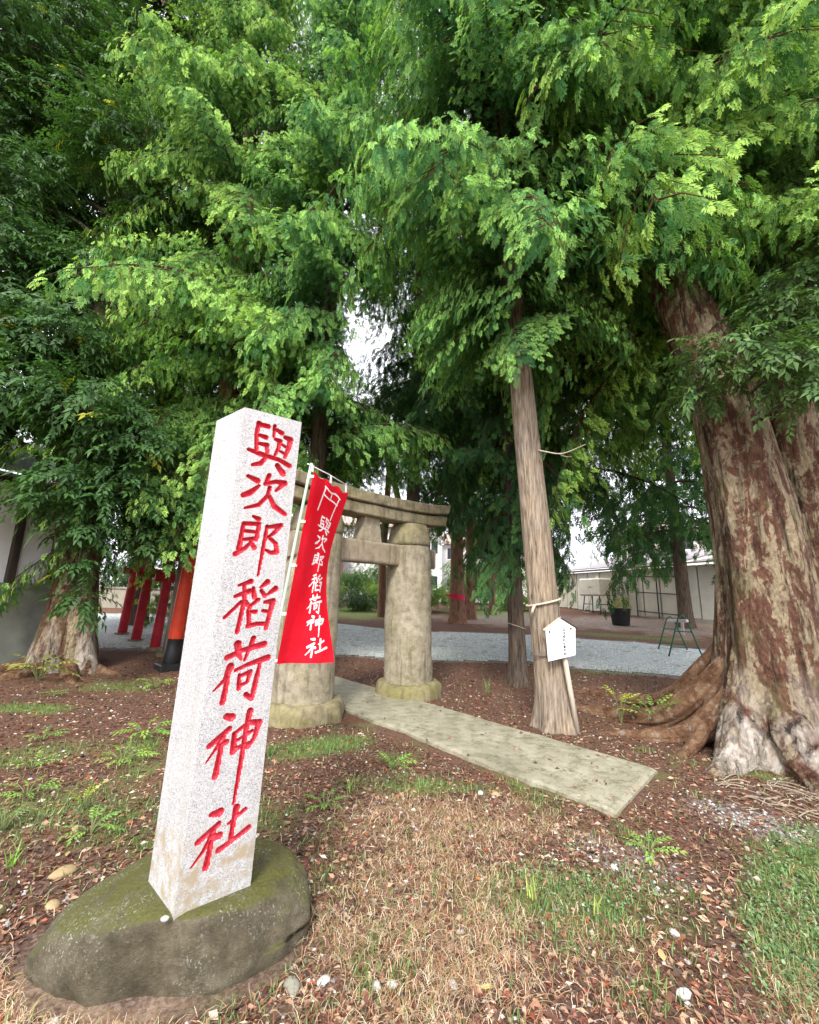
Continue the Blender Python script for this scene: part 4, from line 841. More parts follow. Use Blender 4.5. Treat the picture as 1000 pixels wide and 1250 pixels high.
# shed across the drive
pa, pb = np.array([8.62, 26.2]), np.array([12.9, 11.5]); dsh = (pb-pa)/np.linalg.norm(pb-pa); Ls = np.linalg.norm(pb-pa); nsh = np.array([dsh[1], -dsh[0]]); 
if nsh[1] > 0: nsh = -nsh
og = np.array([*((pa+pb)/2), .7]); sh = empty('long_shed', og); tag(sh, 'long low cream-panelled shed with pale metal roof across the gravel drive', 'shed')
npan = 17; wp = Ls/npan; ztop = 3.0
for i in range(npan):
    a = pa+dsh*(i*wp+.028); b = pa+dsh*((i+1)*wp-.028); z0_ = float(terrain(*a))+.12
    wallbox('panel', a, b, z0_-.1 if i < 10 else z0_, ztop, .05, CREAM if i < 10 and i not in (3, 4) else CREAM2, sh, og)
wallbox('footing', pa+nsh*.03, pb+nsh*.03, .35, .92, .08, CONC, sh, og)
wallbox('inner_wall', pa-nsh*.06, pb-nsh*.06, .4, ztop-.02, .05, DARKWOOD, sh, og)
wallbox('eave_board', pa+nsh*.28-dsh*.3, pa+nsh*.28+dsh*(wp*10.5), ztop+.0, ztop+.10, .05, OLDWOOD, sh, og)
V = []; e0, e1 = pa-dsh*.3, pa+dsh*(wp*10.6)
def roofslab(name, e0, e1, z0, rise, depth, m_, th_=.05, over=.38):
    f0_, f1_ = e0+nsh*over, e1+nsh*over; g0, g1 = e0-nsh*depth, e1-nsh*depth
    nrib = 46; mb = MB()
    for k in range(nrib):
        u0_, u1_ = k/nrib, (k+.94)/nrib
        q = [f0_*(1-u0_)+f1_*u0_, f0_*(1-u1_)+f1_*u1_, g0*(1-u1_)+g1*u1_, g0*(1-u0_)+g1*u0_]
        zz = [z0, z0, z0+rise, z0+rise]
        V = [(*(p-og[:2]), z-og[2]) for p, z in zip(q, zz)]+[(*(p-og[:2]), z-og[2]+th_) for p, z in zip(q, zz)]
        mb.add(V, [(3, 2, 1, 0), (4, 5, 6, 7), (0, 1, 5, 4), (1, 2, 6, 5), (2, 3, 7, 6), (3, 0, 4, 7)])
    o = mb.build(name, m_, sh); o['kind'] = 'stuff'; return o
roofslab('roof', e0, e1, ztop+.11, 1.0, 4, ROOFM)
roofslab('roof', pa+dsh*(wp*10.7), pb, ztop-.06+.1, .8, 4, ROOFM)
# dark pipe frame standing against the wall
fr = empty('pipe_frame', (*(pa+dsh*8.0+nsh*.12), 1.0)); tag(fr, 'black pipe frame of three rails fixed along the shed wall', 'frame')
of = np.array(fr.location)
x0_, x1_ = pa+dsh*6.9+nsh*.12, pa+dsh*(wp*10.2)+nsh*.12
for z in (2.55, 1.85, 1.02): MB().tube([np.array([*x0_, z+.1])-of, np.array([*x1_, z])-of], .022, 8).build('rail', BLACKPIPE, fr)
for p in (x0_, (x0_+x1_)/2, x1_): MB().tube([np.array([*p, .85])-of, np.array([*p, 2.6])-of], .028, 8).build('upright', BLACKPIPE, fr)
MB().box(np.array([*(x1_+nsh*.02), 1.85])-of, (.07, .04, 1.15), math.atan2(dsh[1], dsh[0]), bev=.01).build('corner_board', OLDWOOD, fr)
# oil tank on legs
tp = pa+dsh*5.3+nsh*1.0; zt_ = float(terrain(*tp)); ta = math.atan2(dsh[1], dsh[0])
tk = empty('oil_tank', (*tp, zt_), ta); tag(tk, 'cream box-shaped oil tank on black legs against the shed', 'tank')
MB().box((0, 0, 1.26), (.78, .36, .42), bev=.07).build('tank_body', TANK, tk)
MB().tube([(.15, 0, 1.66), (.15, 0, 1.80)], .05, 12).build('filler_cap', TANK, tk); MB().box((.05, -.37, 1.26), (.10, .012, .012)).build('gauge', INK, tk)
for sx in (-1, 1):
    for sy in (-1, 1): MB().tube([(sx*.5, sy*.22, .95), (sx*.62, sy*.3, -.02)], .025, 6).build('leg', BLACKPIPE, tk)
    MB().tube([(sx*.55, -.25, .45), (sx*.55, .25, .45)], .018, 6).build('brace', BLACKPIPE, tk)
MB().tube([(-.2, -.05, .87), (-.25, -.2, .4), (-.5, -.4, .06), (.0, -.45, .04)], .02, 6).build('hose', STAKEWOOD, tk)
# planter
pp = (7.75, 15.7); zz = float(terrain(*pp)); pl = empty('planter', (*pp, zz)); tag(pl, 'black plastic tub planter with a small yellow-green sprig in front of the shed', 'planter')
zr = [0, .0, .05, .5, .55, .6, .6, .56, .56]; rr_ = [.001, .27, .29, .34, .36, .36, .33, .33, .001]
th_ = np.linspace(0, 2*PI, 28, endpoint=False); V = np.array([[(r*math.cos(t)*(1+.03*math.sin(5*t)), r*math.sin(t), z) for t in th_] for z, r in zip(zr, rr_)]).reshape(-1, 3)
npmesh('tub', V, grid_faces(len(zr), 28, True), RUBBER, pl, smooth=True)
leaf_clumps('sprig', [(.05, 0, .78, .16), (.0, 0, .95, .12)], pl, (0, 0, 0), 301, dens=300, size=.22, old=(.2, .25, .03), new=(.5, .5, .1))
MB().tube([(0, 0, .5), (.03, 0, .8), (0, .02, 1.02)], .01, 5).build('stem', STAKEWOOD, pl)

# storehouse at the left
oh = np.array([-7.2, 7.4, .1]); hs = empty('storehouse', oh); tag(hs, 'white plastered storehouse with dark timber posts at the left edge', 'building')
q0, q1 = np.array([-8.3, 4.2]), np.array([-6.60, 9.05]); dh = (q1-q0)/np.linalg.norm(q1-q0); nh = np.array([dh[1], -dh[0]])
wallbox('lower_wall', q0, q1, 0, 1.52, .22, MORTAR, hs, oh); wallbox('plaster_wall', q0-nh*.03, q1-nh*.03, 1.525, 3.5, .14, PLASTER, hs, oh)
wallbox('beam', q0+nh*.05, q1+nh*.05, 3.30, 3.42, .12, DARKWOOD, hs, oh); wallbox('sill_beam', q0+nh*.05, q1+nh*.05, 1.46, 1.56, .14, MORTAR, hs, oh)
Lh = np.linalg.norm(q1-q0)
for s in (1.6, 2.6, 3.6, 4.25, Lh-.08): MB().box((*(q0+dh*s+nh*.05-oh[:2]), 2.42-oh[2]), (.06, .075, .875), math.atan2(dh[1], dh[0]), bev=.006).build('post', DARKWOOD, hs)
e_ = MB(); 
V = [(*(q0+nh*.6-oh[:2]), 3.40), (*(q1+dh*.3+nh*.6-oh[:2]), 3.40), (*(q1+dh*.3-nh*2-oh[:2]), 4.6), (*(q0-nh*2-oh[:2]), 4.6)]; V = V+[(a, b, c-.1) for a, b, c in V]
e_.add(V, [(0, 1, 2, 3), (7, 6, 5, 4), (4, 5, 1, 0), (5, 6, 2, 1), (6, 7, 3, 2), (7, 4, 0, 3)]); e_.build('eave', EAVE, hs)
wallbox('end_wall', q1-nh*.1, q1-nh*4, 0, 3.5, .16, PLASTER, hs, oh)

# red torii of the side approach
def red_torii(name, L, Rr_, hgt, r, mp, mb_, base_h, label, top_over=.5, group=None, tilt=.06):
    L = np.array(L, float); Rr_ = np.array(Rr_, float); d = Rr_-L; W = np.linalg.norm(d); z = float(terrain(*L)); t = empty(name, (*((L+Rr_)/2), z), math.atan2(d[1], d[0])); tag(t, label, 'torii gate', group)
    for s in (-1, 1):
        xb = s*W/2; xt = s*(W/2-hgt*tilt); P0 = np.array([xb, 0, -.1]); P1 = np.array([xt, 0, hgt])
        MB().tube([P0+(P1-P0)*k for k in np.linspace(0, 1, 8)], np.linspace(r*1.05, r*.92, 8), 22).build('pillar', mp, t, True)
        if base_h:
            pe = P0+(P1-P0)*((base_h+.1)/(hgt+.1)); MB().tube([P0, P0+(pe-P0)*.5, pe], r*1.12, 22).build('pillar_foot', mb_, t, True)
            MB().box((xb, 0, .02), (r*1.7, r*1.7, .09), bev=.02).build('plinth', BLACKP, t)
        else: MB().tube([(xb, 0, -.1), (xb, 0, .05)], r*1.6, 18).build('plinth', BASESTONE, t)
    MB().box((0, 0, hgt*.80), (W/2+.18, r*.5, r*.8), bev=.008).build('tie_beam', mp, t)
    mb2 = MB(); xs = np.linspace(-W/2-top_over, W/2+top_over, 21); 
    for k in range(20):
        za, zb_ = hgt+.16*abs(xs[k]/xs[-1])**2.5, hgt+.16*abs(xs[k+1]/xs[-1])**2.5
        V = [(xs[k], -r*.9, za), (xs[k+1], -r*.9, zb_), (xs[k+1], r*.9, zb_), (xs[k], r*.9, za)]; V += [(a, b, c+r*2.0) for a, b, c in V]; F_ = [(3, 2, 1, 0), (4, 5, 6, 7), (0, 1, 5, 4), (2, 3, 7, 6)]
        if k == 0: F_.append((0, 4, 7, 3))
        if k == 19: F_.append((1, 2, 6, 5))
        mb2.add(V, F_)
    mb2.build('top_lintel', mp, t)
    for s in (-1, 1): MB().box((s*(W/2+top_over+.012), 0, hgt+.16+r), (.01, r*.85, r*.95), bev=.003).build('lintel_end', CREAM2, t)
    return t
red_torii('red_torii_gate', (-4.42, 8.35), (-3.0, 9.75), 3.55, .128, VERM, BLACKP, .55, 'large bright vermilion torii with black footed post just left of the stone pillar', .75)
gd = np.array([.72, .69]); 
for (x, y), lb in zip([(-5.55, 9.74), (-6.33, 10.29), (-7.01, 10.81)], ['nearest of the three small dark red torii behind the vermilion one', 'middle of the three small dark red torii in the row', 'farthest of the three small dark red torii, nearest the big left trunk']):
    red_torii('red_torii_gate', (x, y), (x+gd[0]*1.35, y+gd[1]*1.35), 1.95, .10, DKRED, None, 0, lb, .35, 'small red torii in a row', .05)
wp_ = (-5.05, 9.35); zz = float(terrain(*wp_)); po = empty('wooden_post', (*wp_, zz)); tag(po, 'bare grey-brown wooden post on a flat stone beside the red posts', 'post')
MB().tube([(0, 0, 0), (.05, 0, 1), (.1, 0, 2.1)], [.10, .095, .09], 16).build('shaft', OLDWOOD, po, True); MB().tube([(0, 0, -.1), (0, 0, .05)], .2, 12).build('footing_stone', BASESTONE, po)
# open timber shelter behind the red posts
zz = float(terrain(-5.6, 14)); shl = empty('timber_shelter', (-6.0, 14.5, zz)); tag(shl, 'dark open timber shelter with rails behind the row of red posts', 'shelter')
for x in (-2.2, -1.2, -.2, .8, 1.8): MB().box((x, 0, 1.1), (.07, .07, 1.15), bev=.01).build('post', DARKWOOD, shl)
for z in (.45, 1.0, 1.55): MB().box((-.2, -.06, z), (2.1, .03, .05), bev=.005).build('rail', DARKWOOD, shl)
MB().box((-.2, .5, 2.3), (2.8, 1.2, .06), bev=.02).build('roof', DARKWOOD, shl)
# low concrete kerb / wall behind
kb = empty('low_wall', (-9.5, 17.2, .7)); tag(kb, 'low grey concrete wall far behind the red posts', 'wall'); MB().box((0, 0, .25), (3.2, .12, .55), .25, bev=.02).build('wall_body', CONC, kb); MB().box((0, 0, .84), (3.25, .16, .035), .25, bev=.01).build('coping', CONC, kb)

# distant houses
def house(loc, w_, d_, h_, rz, mw, label, rf=ROOFT, wins=4, floors=2, gable=1.4):
    h = empty('house', loc, rz); tag(h, label, 'house')
    MB().box((0, 0, h_/2), (w_/2, d_/2, h_/2), bev=.01).build('wall', mw, h)
    mb_ = MB(); V = [(-w_/2-.4, -d_/2-.5, h_), (w_/2+.4, -d_/2-.5, h_), (w_/2+.4, 0, h_+gable), (-w_/2-.4, 0, h_+gable), (w_/2+.4, d_/2+.5, h_), (-w_/2-.4, d_/2+.5, h_)]; V += [(a, b, c+.15) for a, b, c in V]
    mb_.add(V, [(0, 3, 2, 1), (3, 5, 4, 2), (6, 7, 8, 9), (9, 8, 10, 11), (0, 1, 7, 6), (5, 11, 10, 4), (1, 2, 8, 7), (2, 4, 10, 8), (0, 6, 9, 3), (3, 9, 11, 5)]); mb_.build('roof', rf, h)
    for fl in range(floors):
        for k in range(wins):
            x = -w_/2+w_*(k+.5)/wins; z = 1.2+fl*2.7
            if z+.6 > h_: continue
            fr_ = MB().box((x, -d_/2-.02, z+.3), (.62, .03, .56), bev=.005).build('window', WHITEP, h); MB().box((x-.29, -d_/2-.05, z+.3), (.26, .012, .48)).build('pane', GLASS, fr_); MB().box((x+.29, -d_/2-.05, z+.3), (.26, .012, .48)).build('pane', GLASS, fr_)
house((-2.2, 36, 1.1), 9, 7, 5.6, .1, HOUSEW, 'white two-storey house far behind the stone gate', wins=5)
house((-6.6, 31.0, 1.1), 3.6, 4, 2.6, .1, BRICK, 'small reddish brick outbuilding seen past the banner', wins=2, floors=1, gable=.8)
house((8.0, 40, 1.1), 9, 7, 5.0, -.2, HOUSEW, 'pale far house behind the shed roof', wins=4)
house((20.0, 30, 1.1), 9, 9, 4.6, -.4, CREAM2, 'cream house with brown tiled roof rising behind the shed', wins=4)

# ================================================================== THINGS AROUND THE CYPRESS
sg = empty('notice_board', (1.99, 5.27, 0)); tag(sg, 'small white house-shaped notice board on a wooden stake leaning against the cypress', 'sign'); so_ = np.array([1.99, 5.27, 0])
C5 = [np.array(p) for p in ((1.655, 5.13, .80), (1.985, 5.16, .875), (2.0, 5.16, 1.18), (1.815, 5.13, 1.285), (1.63, 5.11, 1.155))]
nn = np.array([-.05, -1, .05]); V = [p-so_ for p in C5]+[p-so_-nn*.022 for p in C5]
# shift so the lower left corner follows the lean
mb = MB(); mb.V.append(np.array(V)); mb.n = 10; mb.F4 += [[i, i+5, (i+1) % 5+5, (i+1) % 5] for i in range(5)]; mb.F3 += [[0, 1, 2], [0, 2, 4], [2, 3, 4], [5, 7, 6], [5, 9, 7], [7, 9, 8]]; mb.build('board', SIGNW, sg)
for a, b in ((3, 2), (3, 4)):
    p, q = C5[a]-so_, C5[b]-so_; e = (q-p)/np.linalg.norm(q-p); MB().tube([p-nn*.01-e*.01+[0, 0, .012], q-nn*.01+e*.03+[0, 0, .012]], .012, 6).build('roof_strip', DARKWOOD if b == 2 else STAKEWOOD, sg)
MB().tube([(.03, .0, -.08), (-.06, -.03, .5), (-.155, -.075, 1.1)], .03, 10).build('stake', STAKEWOOD, sg, True)
# writing on the board: vertical column of kana-like text and faint lines
ex = (C5[1]-C5[0])/np.linalg.norm(C5[1]-C5[0]); ey = (C5[2]-C5[1]); ey /= np.linalg.norm(ey); eyl = (C5[4]-C5[0]); eyl /= np.linalg.norm(eyl)
def onb(u, v): return C5[0]+(C5[1]-C5[0])*u + (C5[4]-C5[0])*(1-u)*v + (C5[2]-C5[1])*u*v - so_ + nn*.004
font_strokes = [[[(.1, .8), (.9, .85)], [(.2, .3), (.5, .2), (.9, .3)]], [[(.2, .9), (.15, .3)], [(.5, .8), (.9, .5), (.6, .2)]], [[(.1, .7), (.9, .75)], [(.5, .95), (.5, .5), (.3, .2), (.8, .15)]], [[(.2, .9), (.2, .2), (.7, .2)], [(.6, .8), (.8, .6)]], [[(.3, .9), (.2, .5), (.5, .2), (.8, .5)]], [[(.1, .6), (.5, .9), (.9, .6)], [(.5, .9), (.5, .1)], [(.2, .3), (.8, .3)]], [[(.2, .8), (.8, .8), (.3, .2)]], [[(.3, .9), (.3, .1)], [(.3, .5), (.8, .6), (.7, .2)]]]
for k in range(8):
    mb = MB()
    for s in font_strokes[k]:
        mb.tube([onb(.55+.10*x+.02*k/8, 1.02-.12*k-.1*(1-y)) for x, y in s], .0045, 4)
    mb.build('written_character', INK, sg)
for i, u in enumerate((.14, .24, .34, .44, .76, .86)):
    mb = MB(); 
    for k in range(14 if i < 4 else 12): v = .86-.06*k; mb.tube([onb(u, v), onb(u+.025*math.sin(k*2.1), v-.04)], .0030, 4)
    mb.build('faint_text_line', FAINT, sg)
for u, v in ((.12, .93), (.84, 1.0)): MB().tube([onb(u, v), onb(u, v)+nn*.004], .011, 10).build('nail', INK, sg)
# rope and wire round the trunk
def ring(name, z, rad, r, m_, label, cat, cx=1.66, cy_=5.42, tilt=.06, knot=True):
    b = np.array([cx, cy_, z]); o = empty(name, b); tag(o, label, cat)
    t = np.linspace(0, 2*PI, 40); pts = np.stack([rad*np.cos(t), rad*np.sin(t), tilt*np.cos(t)], 1)
    mb = MB(); mb.tube(pts, r, 8, False); mb.build('loop', m_, o, True)
    if knot: MB().tube([(-rad*.75, -rad*.75, -tilt*.7), (-rad*.9, -rad*.85, -tilt*.7-.05), (-rad*.95, -rad*.8, -tilt-.09)], r*1.3, 8).build('knot', m_, o, True)
ring('rope', 1.47, .205, .013, ROPE, 'pale rope tied round the middle cypress trunk at chest height', 'rope', 1.715, 5.43, .05)
ring('wire', .86, .205, .007, WIRE, 'thin dark wire round the middle cypress trunk below the rope', 'wire', 1.755, 5.435, .03, False)
ring('cord', 1.02, .155, .007, ROPE, 'thin pale cord round the slender trunk behind the middle cypress', 'cord', 2.0, 7.9, -.05, False)
b = np.array([1.8, 15.5, 1.52]); o = empty('ribbon', b); tag(o, 'red ribbon wrapped round a far cypress trunk across the drive', 'ribbon')
t = np.linspace(0, 2*PI, 40, endpoint=False); V = np.array([[(.275*math.cos(a), .275*math.sin(a), z+.03*math.sin(a*2)) for a in t] for z in (-.09, -.03, .04, .1)]).reshape(-1, 3); npmesh('band', V, grid_faces(4, 40, True), RIBBON, o, smooth=True)
MB().box((-.3, -.12, .05), (.14, .01, .03), .4).build('tail', RIBBON, o)
# bare twigs growing from the cypress
tg = empty('twig', (1.63, 5.3, 3.45)); tag(tg, 'bare pale twig curving out from the middle cypress trunk', 'branch')
MB().tube(spline([(-.05, .05, .03), (.12, -.08, -.06), (.30, -.2, -.12), (.55, -.3, -.03)], 16), np.linspace(.014, .004, 16), 6).build('stem', STAKEWOOD, tg, True)
MB().tube(spline([(.25, -.17, -.115), (.33, -.2, -.16), (.4, -.22, -.17)], 6), .003, 5).build('side_shoot', STAKEWOOD, tg)

# green barricade stand beyond the slab
def sawhorse(x, y, rz):
    z = float(terrain(x, y)); o = empty('barricade', (x, y, z), rz); tag(o, 'green metal A-frame barricade with a faded white bar on the drive', 'barricade')
    for sx, h in ((-.45, .86), (.42, .8)):
        for s in (-1, 1): MB().tube([(sx+.05*s, s*.06, h), (sx, s*.34, -.01)], .017, 8).build('leg', GREENM, o, True)
        MB().tube([(sx, -.27, .2), (sx, .27, .2)], .012, 6).build('stretcher', GREENM, o); MB().tube([(sx, -.15, .55), (sx, .15, .55)], .012, 6).build('stretcher', GREENM, o)
        MB().tube(spline([(sx, -.07, h-.02), (sx, 0, h+.05), (sx, .07, h-.02)], 8), .015, 6).build('handle', GREENM, o)
    MB().tube([(-.75, 0, .80), (.75, 0, .74)], .035, 12).build('bar', PINKW, o, True); MB().box((-.3, -.04, .62), (.08, .01, .16), 0, bev=.004).build('cloth_strip', PINKW, o)
sawhorse(6.42, 10.35, 1.3)

# ================================================================== SMALL GROUND THINGS
def stone(x, y, r, m_, label, flat=.6, seed=0, group=None):
    n, m = 14, 8; t = np.linspace(0, 2*PI, n, endpoint=False); p = np.linspace(.05, PI-.05, m); PPh, TTh = np.meshgrid(p, t, indexing='ij')
    q = np.stack([np.sin(PPh)*np.cos(TTh), np.sin(PPh)*np.sin(TTh), np.cos(PPh)], -1); k = 1+(fbm(q*1.3+seed*3.1, 3, seed)-.5)*.7
    V = q*k[..., None]*r*np.array([1.2, .85, flat]); o = npmesh('stone', V.reshape(-1, 3), grid_faces(m, n, True), m_, None, smooth=True)
    o.location = (x, y, float(gz(x, y))+r*flat*.35); o.rotation_euler.z = seed*1.7; tag(o, label, 'stone', group); return o
SG = 'pale pebbles on the ground'
stone(-.08, 1.97, .022, PEB, 'left of a pair of white pebbles at the bottom right of the boulder', seed=1, group=SG)
stone(-.02, 1.98, .020, PEB, 'right of a pair of white pebbles at the bottom right of the boulder', seed=2, group=SG)
stone(.22, 1.99, .020, PEB, 'white pebble at the bottom edge below the dry grass', seed=3, group=SG)
stone(-.29, 2.00, .024, PEB, 'pale rounded pebble just off the right front of the boulder', seed=4, group=SG)
stone(-.41, 1.97, .034, PEBG, 'flat grey-brown stone at the front foot of the boulder', seed=5, group=SG)
stone(-1.80, 2.60, .05, PEBO, 'yellowish flat stone left of the boulder', .5, 6, SG)
stone(-1.66, 2.36, .035, PEBO, 'tan flat stone touching the left rear of the boulder', .5, 7, SG)
stone(-.97, 1.78, .032, PEBO, 'ochre stone at the bottom edge under the boulder', .6, 8, SG)
stone(-1.20, 1.80, .022, PEB, 'small white stone at the bottom left corner below the boulder', .6, 9, SG)
stone(.62, 3.70, .025, PEB, 'pale pebble lying by the slab edge', .6, 10, SG)
stone(.73, 3.66, .03, PEBO, 'yellow-brown pebble beside the near slab edge', .6, 11, SG)
stone(1.23, 2.78, .022, PEB, 'white pebble in the bare soil right of the dry grass', .6, 12, SG)
stone(-.90, 1.90, .012, PEB, 'tiny white pebble lying on the boulder at the foot of the pillar', .8, 13, SG).location.z = .262
stone(1.28, 2.3, .022, PEB, 'bluish white pebble right of the green tuft', .6, 14, SG)
stone(1.12, 1.98, .026, PEB, 'pale flat stone at the bottom right edge', .6, 15, SG)
for x, y, r in ((1.1, 2.14, .055),):
    pass

# litter, straw, gravel, grass: scattered in world space, denser where nearer
def scatter(n, d0, d1, seed, a=1.0):
    rs = np.random.default_rng(seed); d = d0*np.exp(rs.uniform(0, 1, n)*math.log(d1/d0)); an = rs.uniform(-a, a, n); return d*np.sin(an), d*np.cos(an), rs
def on_slab(x, y):
    rx, ry = x-A0[0], y-A0[1]; s = rx*dr[0]+ry*dr[1]; wv = (B0-A0); Wl = np.linalg.norm(wv); q = (rx*wv[0]+ry*wv[1])/Wl; return (s > -.02) & (s < 11.5) & (q > -.0) & (q < Wl)
def blocked(x, y):
    return ((((x+1.0)/.60)**2+((y-2.2)/.42)**2) < 1)|(np.hypot(x+1.3, y-5.72) < .5)|(np.hypot(x-.04, y-7.04) < .5)|(np.hypot(x-4.1, y-4.8) < .6)
def merge(name, V, F, m_, C, kindlabel=None):
    o = npmesh(name, V, F, m_, attrs={'col': C}); tag(o, kindlabel, None, None, 'stuff'); return o
# fallen leaves and bark flakes: curled quads
x, y, rs = scatter(110000, 1.55, 10.5, 400); straw, green, gr = masks(x, y)
k = (rs.uniform(0, 1, len(x)) < (.95-.55*np.clip(straw+green, 0, 1)))&~blocked(x, y)&(~on_slab(x, y) | (rs.uniform(0, 1, len(x)) < .035)); x, y = x[k], y[k]; n = len(x)
z = gz(x, y)+.004+np.where(on_slab(x, y), .045, 0); L = .006+.018*rs.uniform(0, 1, n)**2*(1+.06*np.hypot(x, y)); a = rs.uniform(0, 2*PI, n); wd = L*rs.uniform(.25, .6, n); ti = rs.normal(0, .4, n)
c, s = np.cos(a), np.sin(a)
def vv(u, v, w_): return np.stack([x+u*c-v*s, y+u*s+v*c, z+w_], 1)
V = np.stack([vv(-L, 0*L, 0*L), vv(0*L, -wd, L*.25+ti*wd), vv(L, 0*L, L*.1*rs.uniform(0, 3, n)), vv(0*L, wd, L*.25-ti*wd)], 1); V[..., 2] = np.maximum(V[..., 2], (z-.006)[:, None])
pal = np.array([(.10, .045, .03), (.17, .075, .05), (.26, .13, .08), (.34, .2, .13), (.07, .04, .03), (.42, .3, .2), (.28, .07, .035), (.5, .42, .34), (.12, .08, .06)]); pi_ = rs.choice(len(pal), n, p=[.24, .17, .12, .12, .16, .07, .03, .04, .05])
C = np.repeat(pal[pi_]*rs.uniform(.7, 1.55, (n, 1)), 4, 0)
merge('fallen_leaves', V.reshape(-1, 3), np.arange(4*n).reshape(-1, 4), STRAW, C)
# dry grass strands
def strands(name, x, y, rs, Lr, wid, pal, lift, lean=1.0, seg=3, pr=None, curl=1.0):
    n = len(x); z = gz(x, y); a = rs.uniform(0, 2*PI, n); L = rs.uniform(*Lr, n); cu_ = rs.normal(0, 1.0, n)*curl; h = rs.uniform(*lift, n); V = []
    d = np.zeros((n, 2)); p = np.stack([x, y], 1); W = wid*(1+.12*np.hypot(x, y))
    rows = []
    for k in range(seg+1):
        t = k/seg; an = a+cu_*t; dirv = np.stack([np.cos(an), np.sin(an)], 1)
        if k: p = p+dirv*(L/seg*lean)[:, None]
        zz = z+.003+h*(np.sin(t*PI*.85) if lean > .6 else t**.8)
        nrm2 = np.stack([-np.sin(an), np.cos(an)], 1)*(W*(1-t*.75)/2)[:, None]
        rows.append(np.stack([np.column_stack([p+nrm2, zz]), np.column_stack([p-nrm2, zz])], 1))
    V = np.stack(rows, 1).reshape(n, (seg+1)*2, 3); f = np.array([[2*k, 2*k+1, 2*k+3, 2*k+2] for k in range(seg)])
    F = (f[None]+(np.arange(n)*(seg+1)*2)[:, None, None]).reshape(-1, 4); pal = np.array(pal); C = np.repeat(pal[rs.integers(0, len(pal), n)]*rs.uniform(.7, 1.3, (n, 1)), (seg+1)*2, 0)
    return merge(name, V.reshape(-1, 3), F, STRAW if lean > .6 else LEAF, C)
x, y, rs = scatter(150000, 1.55, 5.5, 401); straw, green, gr = masks(x, y)
k = (rs.uniform(0, 1, len(x)) < np.clip(straw*(.22+1.2*np.clip((n2(x, y, 4.5, 71)-.35)*4, 0, 1))+.05, 0, 1)*(1-.5*green))&~blocked(x, y)&~on_slab(x, y)
strands('dry_grass', x[k], y[k], rs, (.03, .09), .0022, [(.46, .28, .16), (.55, .40, .24), (.36, .2, .13), (.36, .13, .07), (.66, .56, .4), (.62, .5, .34), (.3, .3, .12), (.2, .13, .09)], (.005, .035))
# green grass
x, y, rs = scatter(260000, 1.6, 14, 402); straw, green, gr = masks(x, y); on = on_slab(x, y)
k = (rs.uniform(0, 1, len(x)) < green**1.2*.62+.03+.10*np.clip((n2(x, y, 1.3, 91)-.55)*6, 0, 1)*(np.hypot(x, y) < 6))&~blocked(x, y)&~on; lush = n2(x[k], y[k], 3.1, 44)
kk = np.where(k)[0][lush > .36]
strands('grass', x[kk], y[kk], rs, (.02, .06), .004, [(.11, .2, .05), (.16, .28, .07), (.2, .34, .12), (.08, .15, .06), (.26, .36, .13)], (.012, .05), lean=.45, curl=.5)
# clover-like leaflets in the lower right patch
x, y, rs = scatter(90000, 1.7, 5.0, 403); cl = np.maximum(patch(x, y, 2.05, 2.5, 1.05, .27, .75, .5), patch(x, y, -4.7, 5.7, .7, .32, 0, .5)); cl = np.maximum(cl, patch(x, y, 1.0, 2.6, .5, .3, 0, .6)*.35)
cl = np.maximum(cl, patch(x, y, 2.75, 3.1, .7, .25, .3, .6)*.4); k = rs.uniform(0, 1, len(x)) < cl*.8; x, y = x[k], y[k]; n = len(x); z = gz(x, y)+rs.uniform(.008, .03, n); r = rs.uniform(.004, .008, n); a = rs.uniform(0, 6.28, n); t1_, t2_ = rs.normal(0, .35, n), rs.normal(0, .35, n)
V = np.stack([np.stack([x+r*np.cos(a+q), y+r*np.sin(a+q), z+r*(t1_*np.cos(q)+t2_*np.sin(q))], 1) for q in np.arange(6)*PI/3], 1)
pal = np.array([(.14, .27, .1), (.2, .36, .15), (.11, .2, .08), (.26, .4, .2)]); C = np.repeat(pal[rs.integers(0, 4, n)]*rs.uniform(.8, 1.2, (n, 1)), 6, 0)
merge('clover', V.reshape(-1, 3), np.arange(6*n).reshape(-1, 6), LEAF, C)
# gravel crumbs
x, y, rs = scatter(60000, 1.55, 9, 404); straw, green, gr = masks(x, y); k = (rs.uniform(0, 1, len(x)) < .05+.75*gr)&~blocked(x, y)&~on_slab(x, y); x, y = x[k], y[k]; n = len(x); z = gz(x, y)
oct_ = np.array([(1, 0, 0), (0, 1, 0), (-1, 0, 0), (0, -1, 0), (0, 0, 1), (0, 0, -1)], float); of_ = np.array([(0, 1, 4), (1, 2, 4), (2, 3, 4), (3, 0, 4), (1, 0, 5), (2, 1, 5), (3, 2, 5), (0, 3, 5)])
r = rs.uniform(.003, .011, n)*(1+.1*np.hypot(x, y)); V = oct_[None]*r[:, None, None]*rs.uniform(.6, 1.3, (n, 6, 1)); a = rs.uniform(0, 6.28, n); c, s = np.cos(a)[:, None], np.sin(a)[:, None]
V = np.stack([x[:, None]+V[..., 0]*c-V[..., 1]*s, y[:, None]+V[..., 0]*s+V[..., 1]*c, z[:, None]+V[..., 2]*.7+r[:, None]*.3], -1)
C = np.repeat(np.array([(.36, .34, .32), (.5, .49, .47), (.25, .22, .2), (.62, .6, .58)])[rs.integers(0, 4, n)]*rs.uniform(.8, 1.15, (n, 1)), 6, 0)
merge('gravel', V.reshape(-1, 3), (of_[None]+(np.arange(n)*6)[:, None, None]).reshape(-1, 3), STRAW, C)

